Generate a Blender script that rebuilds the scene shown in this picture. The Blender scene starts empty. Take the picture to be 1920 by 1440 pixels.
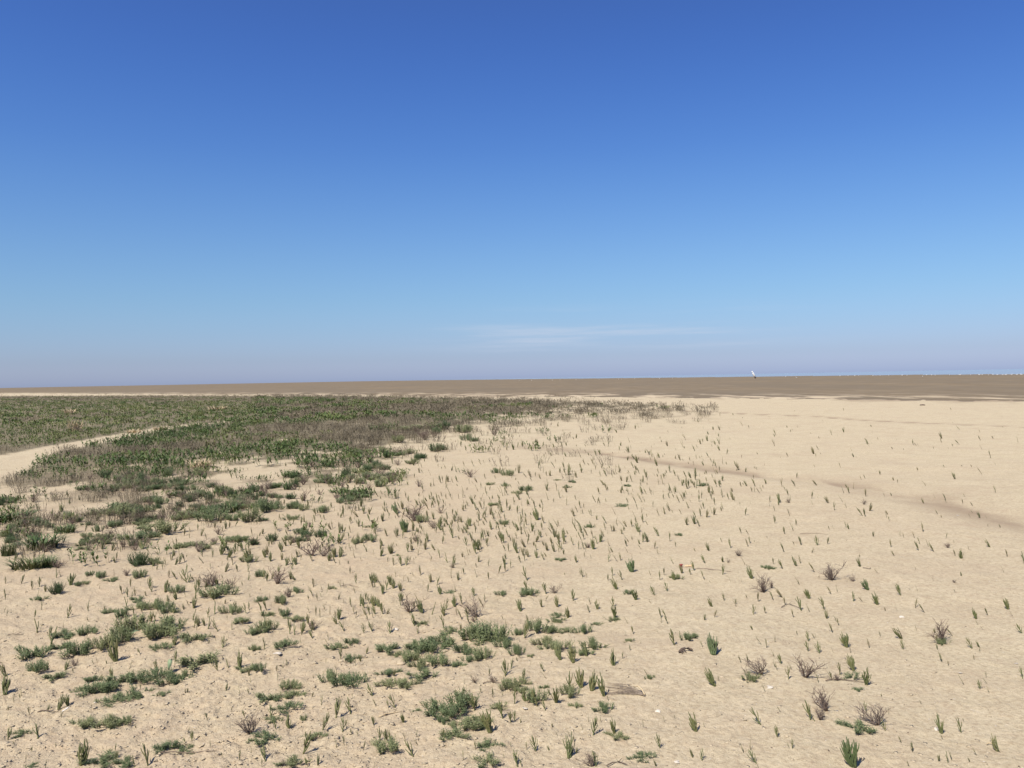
import bpy, math, random
import numpy as np

scene = bpy.context.scene
C = scene.collection
R = math.radians
rnd = random.Random(7)
rng = np.random.default_rng(7)

# ------------------------------------------------------------------ camera
F = 1610.0                      # focal length in pixels of the 1920 x 1440 photograph
CAMH = 1.60                     # eye height
PITCH = math.atan(10.5 / F)     # a touch below the horizon
ROLL = math.atan(0.0187)        # the horizon climbs to the right
fwd = np.array([0, math.cos(PITCH), -math.sin(PITCH)])
rgt0 = np.array([1.0, 0, 0])
up0 = np.cross(rgt0, fwd)
rgt = rgt0 * math.cos(ROLL) - up0 * math.sin(ROLL)
up = up0 * math.cos(ROLL) + rgt0 * math.sin(ROLL)
cam = bpy.data.cameras.new('camera')
cam.sensor_width = 36.0
cam.lens = 36.0 * F / 1920.0
cam.clip_start = 0.05
cam.clip_end = 90000
camo = bpy.data.objects.new('camera', cam)
C.objects.link(camo)
from mathutils import Matrix, Vector
camo.matrix_world = Matrix(((rgt[0], up[0], -fwd[0], 0), (rgt[1], up[1], -fwd[1], 0), (rgt[2], up[2], -fwd[2], CAMH), (0, 0, 0, 1)))
scene.camera = camo

# ------------------------------------------------------------------ sky, sun, exposure
SUN_EL, SUN_AZ = 54.0, 220.0    # sun high behind the left shoulder
world = bpy.data.worlds.new('World')
scene.world = world
world.use_nodes = True
wt = world.node_tree
wn, wl = wt.nodes, wt.links
bg = wn['Background']
sky = wn.new('ShaderNodeTexSky')
sky.sky_type = 'NISHITA'
sky.sun_disc = False
sky.sun_elevation = R(SUN_EL)
sky.sun_rotation = R(SUN_AZ)
tc = wn.new('ShaderNodeTexCoord')
sep = wn.new('ShaderNodeSeparateXYZ')
wl.new(tc.outputs['Generated'], sep.inputs[0])
ramp = wn.new('ShaderNodeValToRGB')     # camera-like colour response of a clear sky over hazy sea air
SKY = [(0.0, (.80, .95, 1.64)), (0.009, (.725, .86, 1.46)), (0.025, (.57, .69, 1.15)), (0.056, (.51, .656, .995)),
       (0.095, (.490, .672, .912)), (0.165, (.455, .652, .935)), (0.255, (.352, .590, .982)), (0.407, (.250, .440, .957)), (1.0, (.42, .50, .66))]
ramp.color_ramp.interpolation = 'B_SPLINE'
el = ramp.color_ramp.elements
while len(el) < len(SKY):
    el.new(0.5)
for e, (p, c) in zip(el, SKY):
    e.position = p
    e.color = (c[0] / 2, c[1] / 2, c[2] / 2, 1)
wl.new(sep.outputs['Z'], ramp.inputs[0])
vm = wn.new('ShaderNodeVectorMath'); vm.operation = 'MULTIPLY'
wl.new(sky.outputs[0], vm.inputs[0]); wl.new(ramp.outputs[0], vm.inputs[1])
vs = wn.new('ShaderNodeVectorMath'); vs.operation = 'SCALE'
vs.inputs['Scale'].default_value = 2.0
wl.new(vm.outputs[0], vs.inputs[0])
# thin high cloud low over the sea: long wisps at three to four degrees of elevation
mpc = wn.new('ShaderNodeMapping')
mpc.inputs['Scale'].default_value = (2.2, 2.2, 46.0)
mpc.inputs['Rotation'].default_value = (0, R(1.2), R(10))
mpc.inputs['Location'].default_value = (3.1, 0.4, 1.7)
wl.new(tc.outputs['Generated'], mpc.inputs[0])
cn = wn.new('ShaderNodeTexNoise')
cn.inputs['Scale'].default_value = 1.6
cn.inputs['Detail'].default_value = 7
cn.inputs['Roughness'].default_value = 0.62
wl.new(mpc.outputs[0], cn.inputs['Vector'])
cr = wn.new('ShaderNodeMapRange'); cr.interpolation_type = 'SMOOTHSTEP'
cr.inputs['From Min'].default_value = 0.47; cr.inputs['From Max'].default_value = 0.80
wl.new(cn.outputs[0], cr.inputs[0])
band = wn.new('ShaderNodeValToRGB')
be = band.color_ramp.elements
be[0].position = .024; be[0].color = (0, 0, 0, 1)
be[1].position = .088; be[1].color = (0, 0, 0, 1)
for p, v in ((.046, 1), (.060, .6)):
    e = be.new(p); e.color = (v, v, v, 1)
wl.new(sep.outputs['Z'], band.inputs[0])
wx = wn.new('ShaderNodeValToRGB')           # the cloud lies ahead, a little to the right
we = wx.color_ramp.elements
we[0].position = .43; we[0].color = (0, 0, 0, 1)
we[1].position = .70; we[1].color = (0, 0, 0, 1)
for p, v in ((.50, 1), (.60, .9)):
    e = we.new(p); e.color = (v, v, v, 1)
xh = wn.new('ShaderNodeMath'); xh.operation = 'MULTIPLY_ADD'
xh.inputs[1].default_value = .5; xh.inputs[2].default_value = .5
wl.new(sep.outputs['X'], xh.inputs[0]); wl.new(xh.outputs[0], wx.inputs[0])
cmw = wn.new('ShaderNodeMath'); cmw.operation = 'MULTIPLY'
cm = wn.new('ShaderNodeMath'); cm.operation = 'MULTIPLY'
wl.new(cr.outputs[0], cm.inputs[0]); wl.new(band.outputs[0], cm.inputs[1])
cm2 = wn.new('ShaderNodeMath'); cm2.operation = 'MULTIPLY'
cm2.inputs[1].default_value = 0.66
wl.new(cm.outputs[0], cmw.inputs[0]); wl.new(wx.outputs[0], cmw.inputs[1])
wl.new(cmw.outputs[0], cm2.inputs[0])
mixc = wn.new('ShaderNodeMix'); mixc.data_type = 'RGBA'
wl.new(cm2.outputs[0], mixc.inputs[0])
wl.new(vs.outputs[0], mixc.inputs[6])
mixc.inputs[7].default_value = (4.3, 4.7, 5.6, 1)
wl.new(mixc.outputs[2], bg.inputs[0])
bg.inputs[1].default_value = 0.1

sl = bpy.data.lights.new('sun', 'SUN')
sl.energy = 5.0
sl.angle = R(0.53)
sl.color = (1.0, 0.94, 0.83)
so = bpy.data.objects.new('sun', sl)
C.objects.link(so)
sd = Vector((math.sin(R(SUN_AZ)) * math.cos(R(SUN_EL)), math.cos(R(SUN_AZ)) * math.cos(R(SUN_EL)), math.sin(R(SUN_EL))))
so.rotation_euler = sd.to_track_quat('Z', 'Y').to_euler()
so.location = (-20, -25, 40)
vw = scene.view_settings
vw.view_transform = 'Standard'
vw.look = 'None'
vw.exposure = 0.5
vw.gamma = 1.0
vw.use_curve_mapping = False

# ------------------------------------------------------------------ helpers
def hz(px):
    return 727.5 - 0.0187 * px          # photograph row of the horizon

def _hash(ix, iy, seed):
    n = (ix.astype(np.int64) * 374761393 + iy.astype(np.int64) * 668265263 + seed * 974634777) & 0xFFFFFFFF
    n = ((n ^ (n >> 13)) * 1274126177) & 0xFFFFFFFF
    n = n ^ (n >> 16)
    return (n & 0xFFFFFF) / float(0xFFFFFF)

def vnoise(x, y, seed=0):
    x = np.asarray(x, float); y = np.asarray(y, float)
    ix = np.floor(x); iy = np.floor(y)
    fx = x - ix; fy = y - iy
    fx = fx * fx * fx * (fx * (fx * 6 - 15) + 10); fy = fy * fy * fy * (fy * (fy * 6 - 15) + 10)
    a = _hash(ix, iy, seed); b = _hash(ix + 1, iy, seed); c = _hash(ix, iy + 1, seed); d = _hash(ix + 1, iy + 1, seed)
    return a + (b - a) * fx + (c - a) * fy + (a - b - c + d) * fx * fy

def fbm(x, y, octs=4, seed=0, gain=0.5):
    s = 0; a = 1; t = 0
    for k in range(octs):
        s = s + a * vnoise(x * 2 ** k + 17.3 * k, y * 2 ** k - 9.1 * k, seed + k); t += a; a *= gain
    return s / t

def sstep(a, b, v):
    t = np.clip((v - a) / (b - a), 0, 1)
    return t * t * (3 - 2 * t)

def ray(px, py):
    px = np.asarray(px, float); py = np.asarray(py, float)
    a = (px - 960) / F; b = -(py - 720) / F
    return fwd[None] + a.reshape(-1, 1) * rgt[None] + b.reshape(-1, 1) * up[None]

def flat(px, py, z=0.0):
    d = ray([px], [py])[0]
    t = (z - CAMH) / d[2]
    return d[0] * t, d[1] * t

def project(x, y, z):
    v = np.array([x, y, z - CAMH])
    dz = v @ fwd
    return 960 + F * (v @ rgt) / dz, 720 - F * (v @ up) / dz, dz

def polar(pts):
    th = np.array([math.atan2(p[0], p[1]) for p in pts]); r = np.array([math.hypot(*p) for p in pts])
    o = np.argsort(th)
    return th[o], np.log(r[o])

# the edge of the dry sand, then the waterline, as bearings and distances from where one stands
coast_pts = [flat(x, y) for x, y in ((1900, 752), (1700, 750), (1500, 748), (1250, 745.5), (1000, 743), (820, 742), (640, 740.5), (420, 739.5), (200, 738), (0, 737.2))]
c0 = coast_pts[-1]
coast_pts += [(c0[0] * 2.6, c0[1] * 1.9), (-9000, 6500), (-40000, 10000), (60, -12), (110, -70)]
CT, CR = polar(coast_pts)
water_pts = [flat(x, hz(x) + v, -0.30) for x, v in ((2000, 12), (1920, 10.6), (1760, 8.2), (1600, 6.6), (1440, 5.6), (1280, 4.4), (1100, 3.0), (980, 1.9), (860, 1.0), (760, .4), (680, .12))]
water_pts += [(330, 90), (500, -100), (700, -400)]
WT, WR = polar(water_pts)

def coast_log(x, y):
    th = np.arctan2(x, y); lr = np.log(np.maximum(np.hypot(x, y), 1e-3))
    s = lr - np.interp(th, CT, CR)
    s = np.where((th < CT[0]) | (th > CT[-1]), -5, s)
    return s + 0.075 * (fbm(th * 70, lr * 6, 4, 41, .6) - .5)

def water_log(x, y):
    th = np.arctan2(x, y); lr = np.log(np.maximum(np.hypot(x, y), 1e-3))
    s = lr - np.interp(th, WT, WR)
    return np.where((th < WT[0]) | (th > WT[-1]), -5, s)

def pldist(x, y, pts):
    d = np.full(np.shape(x), 1e9)
    w = np.zeros(np.shape(x))
    for (ax, ay, aw), (bx, by, bw) in zip(pts[:-1], pts[1:]):
        dx, dy = bx - ax, by - ay
        t = np.clip(((x - ax) * dx + (y - ay) * dy) / (dx * dx + dy * dy), 0, 1)
        q = np.hypot(x - ax - t * dx, y - ay - t * dy)
        m = q < d
        d = np.where(m, q, d); w = np.where(m, aw + t * (bw - aw), w)
    return d / w

def pixline(*p):
    return [(*flat(a, b), w) for a, b, w in p]

RUT = pixline((1130, 848, .12), (1220, 862, .25), (1330, 878, .34), (1450, 893, .30), (1560, 906, .36), (1680, 925, .46), (1770, 943, .42), (1850, 962, .46), (1960, 985, .46), (2100, 1015, .46))
TRACK = pixline((1180, 766, .20), (1300, 771, .16), (1420, 777, .16), (1520, 780, .16), (1640, 788, .18), (1760, 794, .18), (1860, 798, .14), (1960, 803, .14))
SIDE = pixline((940, 832, .3), (1000, 838, .45), (1090, 846, .35), (1200, 858, .2))
PATH = pixline((-260, 925, 1.8), (-100, 893, 1.3), (0, 866, .80), (70, 849, .55), (150, 833, .48), (230, 818, .46), (320, 802, .44), (380, 795, .34), (430, 790, .2))

def crust(x, y):
    """how flaky the drying mud crust is: strong on the near left, faint on the right"""
    return np.clip(0.30 + 0.75 * sstep(1.2, -1.3, x + 0.5 * (fbm(x * .9, y * .9, 2, 77) - .5)), 0, 1)

def H(x, y, micro=True):
    x = np.asarray(x, float); y = np.asarray(y, float)
    r = np.hypot(x, y)
    z = 0.05 * (fbm(x / 9, y / 9, 3, 3) - .5) * np.clip(60 / (r + 1), 0, 1)
    z = z + 0.035 * (fbm(x / 1.1, y / 1.1, 3, 9) - .5) * np.clip(30 / (r + 1), 0, 1)
    if micro:
        k = np.clip((14 - r) / 8, 0, 1)
        cr_ = crust(x, y)
        n1 = fbm(x / .085, y / .070, 3, 21)
        z = z + k * cr_ * 0.007 * (sstep(.44, .52, n1) + .6 * sstep(.57, .62, n1) - .6)
        n2 = fbm(x / .030, y / .026, 2, 33)
        z = z + k * (0.002 + .0035 * cr_) * (n2 - .5)
        n3 = fbm(x / .24, y / .20, 2, 51)
        z = z + np.clip((25 - r) / 10, 0, 1) * .014 * (n3 - .5)
    z = z - 0.035 * np.exp(-pldist(x, y, RUT) ** 2) - 0.04 * np.exp(-pldist(x, y, TRACK) ** 2)
    s = coast_log(x, y)
    mud = sstep(0.0, 0.06, s)
    z = z * (1 - mud * .8) - 0.20 * mud - 0.096 * sstep(0.06, 1.6, s)
    return z

H00 = float(H(np.array([0.]), np.array([0.01]))[0])

def ground_at(px, py):
    """where the ray through photograph pixel (px, py) meets the ground"""
    px = np.atleast_1d(np.asarray(px, float)); py = np.atleast_1d(np.asarray(py, float))
    d = ray(px, py)
    z = np.zeros(len(px))
    for _ in range(6):
        t = (z - CAMH) / d[:, 2]
        x, y = d[:, 0] * t, d[:, 1] * t
        z = .5 * z + .5 * H(x, y)
    return x, y, H(x, y), y          # y is also the depth, near enough

# ------------------------------------------------------------------ materials
def mat(name):
    m = bpy.data.materials.new(name); m.use_nodes = True
    nt = m.node_tree
    return m, nt.nodes, nt.links, nt.nodes['Principled BSDF']

def noise(n, l, vec, scale, detail=4, rough=.55, dist=0):
    t = n.new('ShaderNodeTexNoise')
    t.inputs['Scale'].default_value = scale; t.inputs['Detail'].default_value = detail
    t.inputs['Roughness'].default_value = rough; t.inputs['Distortion'].default_value = dist
    if vec is not None: l.new(vec, t.inputs['Vector'])
    return t.outputs[0]

def mrange(n, l, v, a, b, c=0., d=1.):
    t = n.new('ShaderNodeMapRange')
    t.inputs[1].default_value = a; t.inputs[2].default_value = b; t.inputs[3].default_value = c; t.inputs[4].default_value = d
    l.new(v, t.inputs[0]); return t.outputs[0]

def mixcol(n, l, f, a, b, mode='MIX'):
    t = n.new('ShaderNodeMix'); t.data_type = 'RGBA'; t.blend_type = mode
    for v, k in ((f, 0), (a, 6), (b, 7)):
        if isinstance(v, (int, float)): t.inputs[k].default_value = v
        elif isinstance(v, tuple): t.inputs[k].default_value = (*v, 1)
        else: l.new(v, t.inputs[k])
    return t.outputs[2]

def math_(n, l, op, a, b):
    t = n.new('ShaderNodeMath'); t.operation = op
    for v, k in ((a, 0), (b, 1)):
        if isinstance(v, (int, float)): t.inputs[k].default_value = v
        else: l.new(v, t.inputs[k])
    return t.outputs[0]

def attr(n, name):
    t = n.new('ShaderNodeAttribute'); t.attribute_name = name
    return t.outputs['Fac']

def bumped(n, l, hgt, strength, dist, prev=None):
    t = n.new('ShaderNodeBump'); t.inputs['Strength'].default_value = strength; t.inputs['Distance'].default_value = dist
    l.new(hgt, t.inputs['Height'])
    if prev is not None: l.new(prev, t.inputs['Normal'])
    return t.outputs[0]

def sand_material():
    m, n, l, p = mat('dry_sandy_mud')
    g = n.new('ShaderNodeNewGeometry').outputs['Position']
    big = noise(n, l, g, .35, 4)
    mid = noise(n, l, g, 3.2, 5, .6)
    fine = noise(n, l, g, 38, 5, .65)
    grain = noise(n, l, g, 160, 3, .7)
    col = mixcol(n, l, mrange(n, l, mid, .35, .68), (.436, .364, .240), (.504, .430, .292))
    col = mixcol(n, l, mrange(n, l, big, .35, .7, 0, .55), col, (.448, .366, .250))
    col = mixcol(n, l, mrange(n, l, fine, .47, .66, 0, .7), col, (.285, .218, .140))
    col = mixcol(n, l, mrange(n, l, fine, .30, .44, .55, 0), col, (.54, .45, .325))
    col = mixcol(n, l, mrange(n, l, grain, .52, .70, 0, .65), col, (.25, .19, .122))
    mot = noise(n, l, g, 8.5, 6, .68, .4)
    col = mixcol(n, l, mrange(n, l, mot, .52, .70, 0, .55), col, (.330, .250, .168))
    col = mixcol(n, l, mrange(n, l, noise(n, l, g, 1.1, 5, .6), .50, .66, 0, .35), col, (.350, .268, .182))
    salt = noise(n, l, g, 17, 6, .7)
    col = mixcol(n, l, mrange(n, l, salt, .62, .74, 0, .65), col, (.60, .53, .41))
    damp = math_(n, l, 'MULTIPLY', attr(n, 'damp'), mrange(n, l, mid, .25, .6, .45, 1.0))
    col = mixcol(n, l, damp, col, (.225, .165, .11))
    litter = math_(n, l, 'MULTIPLY', attr(n, 'litter'), mrange(n, l, fine, .30, .55, .45, 1.0))
    col = mixcol(n, l, litter, col, (.118, .098, .058))
    brown = math_(n, l, 'MULTIPLY', attr(n, 'crusty'), mrange(n, l, mid, .3, .65, .1, .5))
    col = mixcol(n, l, brown, col, (.385, .285, .190))
    l.new(col, p.inputs['Base Color'])
    p.inputs['Roughness'].default_value = .92
    p.inputs['Specular IOR Level'].default_value = .2
    b1 = bumped(n, l, fine, .85, .012)
    b2 = bumped(n, l, grain, .9, .005, b1)
    v = n.new('ShaderNodeTexVoronoi'); v.feature = 'DISTANCE_TO_EDGE'; v.inputs['Scale'].default_value = 21
    wv = n.new('ShaderNodeMix'); wv.data_type = 'VECTOR'; wv.inputs[0].default_value = .12
    ncol = n.new('ShaderNodeTexNoise'); ncol.inputs['Scale'].default_value = 14; l.new(g, ncol.inputs['Vector'])
    l.new(g, wv.inputs[4]); l.new(ncol.outputs['Color'], wv.inputs[5]); l.new(wv.outputs[1], v.inputs['Vector'])
    crk = math_(n, l, 'MULTIPLY', mrange(n, l, v.outputs['Distance'], 0, .10), attr(n, 'crusty'))
    b3 = bumped(n, l, crk, .35, .005, b2)
    l.new(b3, p.inputs['Normal'])
    return m

def mud_material():
    m, n, l, p = mat('wet_mud')
    g = n.new('ShaderNodeNewGeometry').outputs['Position']
    mp = n.new('ShaderNodeMapping'); mp.inputs['Rotation'].default_value = (0, 0, R(-56)); mp.inputs['Scale'].default_value = (1, .35, 1)
    l.new(g, mp.inputs[0])
    st = noise(n, l, mp.outputs[0], .35, 5, .6)
    bigs = noise(n, l, mp.outputs[0], .05, 4, .6)
    f = noise(n, l, g, 1.1, 5, .7)
    col = mixcol(n, l, mrange(n, l, st, .35, .65), (.152, .117, .075), (.218, .169, .110))
    col = mixcol(n, l, mrange(n, l, bigs, .38, .60, 0, .75), col, (.152, .123, .086))
    col = mixcol(n, l, mrange(n, l, f, .5, .75, 0, .5), col, (.14, .102, .064))
    salt = math_(n, l, 'MULTIPLY', attr(n, 'streak'), mrange(n, l, st, .50, .58))
    col = mixcol(n, l, salt, col, (.46, .375, .26))
    l.new(col, p.inputs['Base Color'])
    p.inputs['Roughness'].default_value = .8
    p.inputs['Specular IOR Level'].default_value = .05
    l.new(bumped(n, l, f, .5, .05), p.inputs['Normal'])
    return m

def sea_material():
    m, n, l, p = mat('sea_water')
    g = n.new('ShaderNodeNewGeometry').outputs['Position']
    w = noise(n, l, g, .6, 4, .6)
    p.inputs['Base Color'].default_value = (.16, .18, .22, 1)
    p.inputs['Roughness'].default_value = .10
    p.inputs['IOR'].default_value = 1.33
    l.new(bumped(n, l, w, .05, .2), p.inputs['Normal'])
    return m

def plant_material(name, a, b, c, attr_tint=None, rough=.6, trans=.0, nscale=60):
    """three tones of one plant; the tone is the plant's own (per object, or per plant in a big mass)"""
    m, n, l, p = mat(name)
    tco = n.new('ShaderNodeTexCoord').outputs['Object']
    if attr_tint: rv = attr(n, attr_tint)
    else: rv = n.new('ShaderNodeObjectInfo').outputs['Random']
    cr_ = n.new('ShaderNodeValToRGB')
    cr_.color_ramp.elements[0].color = (*a, 1); cr_.color_ramp.elements[1].color = (*c, 1)
    e = cr_.color_ramp.elements.new(.5); e.color = (*b, 1)
    jit = math_(n, l, 'ADD', rv, mrange(n, l, noise(n, l, tco, nscale, 3), .3, .7, -.22, .22))
    l.new(jit, cr_.inputs[0])
    l.new(cr_.outputs[0], p.inputs['Base Color'])
    p.inputs['Roughness'].default_value = rough
    p.inputs['Specular IOR Level'].default_value = .3
    if trans:
        p.inputs['Subsurface Weight'].default_value = trans
        p.inputs['Subsurface Radius'].default_value = (.004, .006, .002)
        p.inputs['Subsurface Scale'].default_value = .5
    return m

def plain(name, a, b, scale=40, rough=.8):
    m, n, l, p = mat(name)
    tco = n.new('ShaderNodeTexCoord').outputs['Object']
    l.new(mixcol(n, l, mrange(n, l, noise(n, l, tco, scale, 4), .3, .7), a, b), p.inputs['Base Color'])
    p.inputs['Roughness'].default_value = rough
    return m

M_sand, M_mud, M_sea = sand_material(), mud_material(), sea_material()
M_glass = plant_material('glasswort_green', (.080, .094, .032), (.106, .118, .043), (.160, .146, .060), rough=.5)
M_glass_d = plant_material('dense_glasswort_green', (.062, .088, .034), (.078, .104, .040), (.100, .124, .050), rough=.5)
M_glass_s = plant_material('glasswort_green_mass', (.105, .112, .044), (.135, .136, .055), (.195, .164, .086), 'tint', rough=.5)
M_cush = plant_material('sea_blite_green', (.118, .152, .070), (.150, .182, .084), (.212, .220, .105))
M_cush_d = plant_material('dark_bush_green', (.052, .082, .032), (.066, .100, .040), (.092, .120, .054))
M_dead = plant_material('dead_twigs', (.130, .098, .080), (.165, .125, .098), (.225, .172, .126), rough=.85)
M_deadp = plant_material('purplish_twigs', (.118, .085, .068), (.155, .112, .088), (.195, .145, .110), rough=.85)
M_wood = plain('grey_stem', (.14, .10, .07), (.22, .165, .115), 60, .85)
M_grass = plant_material('grass_green', (.050, .082, .024), (.070, .102, .034), (.120, .130, .052))
M_green_s = plant_material('marsh_green_mass', (.044, .076, .018), (.074, .110, .026), (.140, .150, .048), 'tint', nscale=8)
M_dead_s = plant_material('marsh_brown_mass', (.078, .064, .042), (.122, .100, .066), (.200, .164, .106), 'tint', rough=.85, nscale=8)
M_straw = plain('dry_straw', (.36, .27, .16), (.50, .40, .25), 40)
M_brush = plain('sun_bleached_brush', (.20, .155, .115), (.34, .27, .20), 90, .85)
M_shell = plain('bleached_shell', (.42, .36, .28), (.56, .50, .42), 120, .5)
M_dark = plain('dark_driftwood', (.055, .038, .028), (.13, .088, .06), 70, .85)
M_clod = plain('mud_clod', (.36, .285, .185), (.46, .375, .255), 25, .95)
M_red = plain('faded_red', (.24, .030, .025), (.34, .055, .04), 50, .6)
M_tan = plain('tan_dry_leaf', (.52, .33, .16), (.62, .44, .24), 60, .7)
M_white = plain('white_plumage', (.62, .61, .58), (.72, .71, .68), 6, .7)
M_bill = plain('yellow_bill', (.55, .34, .06), (.6, .4, .08), 20, .5)
M_grey = plain('grey_wing', (.52, .53, .55), (.62, .63, .64), 8, .7)
M_paint = plain('weathered_white_paint', (.70, .69, .64), (.82, .81, .77), 3, .6)
M_hull = plain('dark_weathered_float', (.06, .05, .045), (.13, .10, .085), 4, .7)
M_leaf = plant_material('broad_leaf_green', (.11, .16, .07), (.16, .21, .11), (.2, .25, .14))

# ------------------------------------------------------------------ objects
def tag(o, label=None, cat=None, group=None, kind=None):
    if label: o['label'] = label
    if cat: o['category'] = cat
    if group: o['group'] = group
    if kind: o['kind'] = kind
    return o

def link(name, data, parent=None):
    o = bpy.data.objects.new(name, data)
    C.objects.link(o)
    if parent is not None: o.parent = parent
    return o

class MB:
    def __init__(s): s.v = []; s.f = []
    def tube(s, pts, rad, sides=5):
        pts = [np.array(p, float) for p in pts]
        base = len(s.v); n = len(pts)
        t0 = pts[1] - pts[0]; t0 = t0 / (np.linalg.norm(t0) + 1e-9)
        ref = np.array([1., 0, 0]) if abs(t0[0]) < .8 else np.array([0, 1., 0])
        for i, p in enumerate(pts):
            t = pts[min(i + 1, n - 1)] - pts[max(i - 1, 0)]; t = t / (np.linalg.norm(t) + 1e-9)
            a = np.cross(t, ref); a /= np.linalg.norm(a) + 1e-9; b = np.cross(t, a)
            for k in range(sides):
                q = 2 * math.pi * k / sides
                s.v.append(tuple(p + rad[i] * (a * math.cos(q) + b * math.sin(q))))
        for i in range(n - 1):
            for k in range(sides):
                k2 = (k + 1) % sides
                s.f.append((base + i * sides + k, base + i * sides + k2, base + (i + 1) * sides + k2, base + (i + 1) * sides + k))
        tip = len(s.v); s.v.append(tuple(pts[-1] + (pts[-1] - pts[-2]) * .25))
        for k in range(sides): s.f.append((base + (n - 1) * sides + k, base + (n - 1) * sides + (k + 1) % sides, tip))
        s.f.append(tuple(base + k for k in reversed(range(sides))))
    def leaf(s, p, d, length, width, nrm):
        """a slim fleshy leaf: four faces round a bent spine"""
        p = np.array(p, float); d = np.array(d, float); d /= np.linalg.norm(d) + 1e-9
        w = np.cross(d, np.array(nrm, float)); w /= np.linalg.norm(w) + 1e-9
        h = np.cross(w, d)
        b = len(s.v)
        m = p + d * length * .5
        s.v += [tuple(p), tuple(m + w * width / 2), tuple(m - w * width / 2), tuple(m + h * width * .45), tuple(p + d * length)]
        s.f += [(b, b + 1, b + 3), (b, b + 3, b + 2), (b + 1, b + 4, b + 3), (b + 3, b + 4, b + 2), (b, b + 2, b + 4, b + 1)]
    def blade(s, pts, wid, side):
        side = np.array(side, float); side /= np.linalg.norm(side) + 1e-9
        b = len(s.v)
        for p, w in zip(pts, wid):
            p = np.array(p, float)
            s.v += [tuple(p - side * w / 2), tuple(p + side * w / 2)]
        for i in range(len(pts) - 1):
            s.f.append((b + 2 * i, b + 2 * i + 1, b + 2 * i + 3, b + 2 * i + 2))
    def blob(s, c, r, seed=0, rough=.25, nu=7, nv=4, flatb=True):
        rr = random.Random(seed)
        b = len(s.v)
        for j in range(1, nv):
            ph = math.pi * j / nv
            for i in range(nu):
                a = 2 * math.pi * i / nu + (j % 2) * .4
                k = 1 + rr.uniform(-rough, rough)
                s.v.append((c[0] + r[0] * math.sin(ph) * math.cos(a) * k, c[1] + r[1] * math.sin(ph) * math.sin(a) * k, c[2] + r[2] * math.cos(ph) * k))
        t = len(s.v); s.v.append((c[0], c[1], c[2] + r[2])); u = len(s.v); s.v.append((c[0], c[1], c[2] - r[2]))
        for j in range(nv - 2):
            for i in range(nu):
                i2 = (i + 1) % nu
                s.f.append((b + j * nu + i, b + (j + 1) * nu + i, b + (j + 1) * nu + i2, b + j * nu + i2))
        for i in range(nu):
            i2 = (i + 1) % nu
            s.f.append((b + i, b + i2, t)); s.f.append((b + (nv - 2) * nu + i2, b + (nv - 2) * nu + i, u))
    def mesh(s, name, material, smooth=True):
        me = bpy.data.meshes.new(name)
        me.from_pydata(s.v, [], s.f)
        me.materials.append(material)
        if smooth: me.polygons.foreach_set('use_smooth', [True] * len(me.polygons))
        me.update()
        return me
    def arrays(s):
        tri = []
        for f in s.f:
            for k in range(1, len(f) - 1): tri.append((f[0], f[k], f[k + 1]))
        return np.array(s.v, float), np.array(tri, np.int64)

def big_mesh(name, V, faces, material, smooth=True, attrs=None):
    """numpy arrays -> mesh; faces is (n, 3) or (n, 4)"""
    me = bpy.data.meshes.new(name)
    k = faces.shape[1]
    me.vertices.add(len(V)); me.vertices.foreach_set('co', V.astype(np.float32).ravel())
    me.loops.add(faces.size); me.loops.foreach_set('vertex_index', faces.astype(np.int32).ravel())
    me.polygons.add(len(faces)); me.polygons.foreach_set('loop_start', np.arange(0, faces.size, k, dtype=np.int32))
    if smooth: me.polygons.foreach_set('use_smooth', np.ones(len(faces), bool))
    for an, av in (attrs or {}).items():
        a = me.attributes.new(an, 'FLOAT', 'POINT'); a.data.foreach_set('value', av.astype(np.float32))
    me.materials.append(material)
    me.update(calc_edges=True)
    return me

# ------------------------------------------------------------------ vegetation zones of the far left marsh
FAR_EDGE = ((-300, 742), (0, 741.5), (200, 741), (400, 741), (640, 741.5), (900, 746), (1100, 753), (1250, 758), (1340, 761), (1350, 761), (2300, 761))
NEAR_EDGE = ((-300, 945), (0, 940), (150, 940), (300, 930), (450, 925), (600, 908), (690, 890), (740, 855), (780, 822), (860, 802), (960, 786), (1080, 774), (1200, 768), (1300, 764), (1345, 762), (1350, 700), (2300, 700))

def pl(p, x):
    return np.interp(x, [a for a, _ in p], [b for _, b in p])

def marsh(px, py, x, y):
    """0..1 cover of the marsh vegetation"""
    up_ = sstep(0, 3, py - pl(FAR_EDGE, px))
    nd = (pl(NEAR_EDGE, px) - py) / np.maximum(py - hz(px), 1)      # relative depth inside the near edge
    n = fbm(x / 1.5, y / 1.9, 4, 61)
    n2 = fbm(x / .42, y / .5, 3, 66)
    dn = up_ * sstep(.41, .56, .42 * n + .58 * n2 + .30 * np.clip(nd, -.6, .75) + .045 - .10 * sstep(850, 1150, px) - .075 * sstep(280, 460, px) * sstep(800, 835, py)) * sstep(-.42, -.25, nd)
    bare = pldist(x, y, PATH)
    dn = dn * sstep(.9, 1.25, bare + .5 * (n - .5))
    return dn

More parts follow.
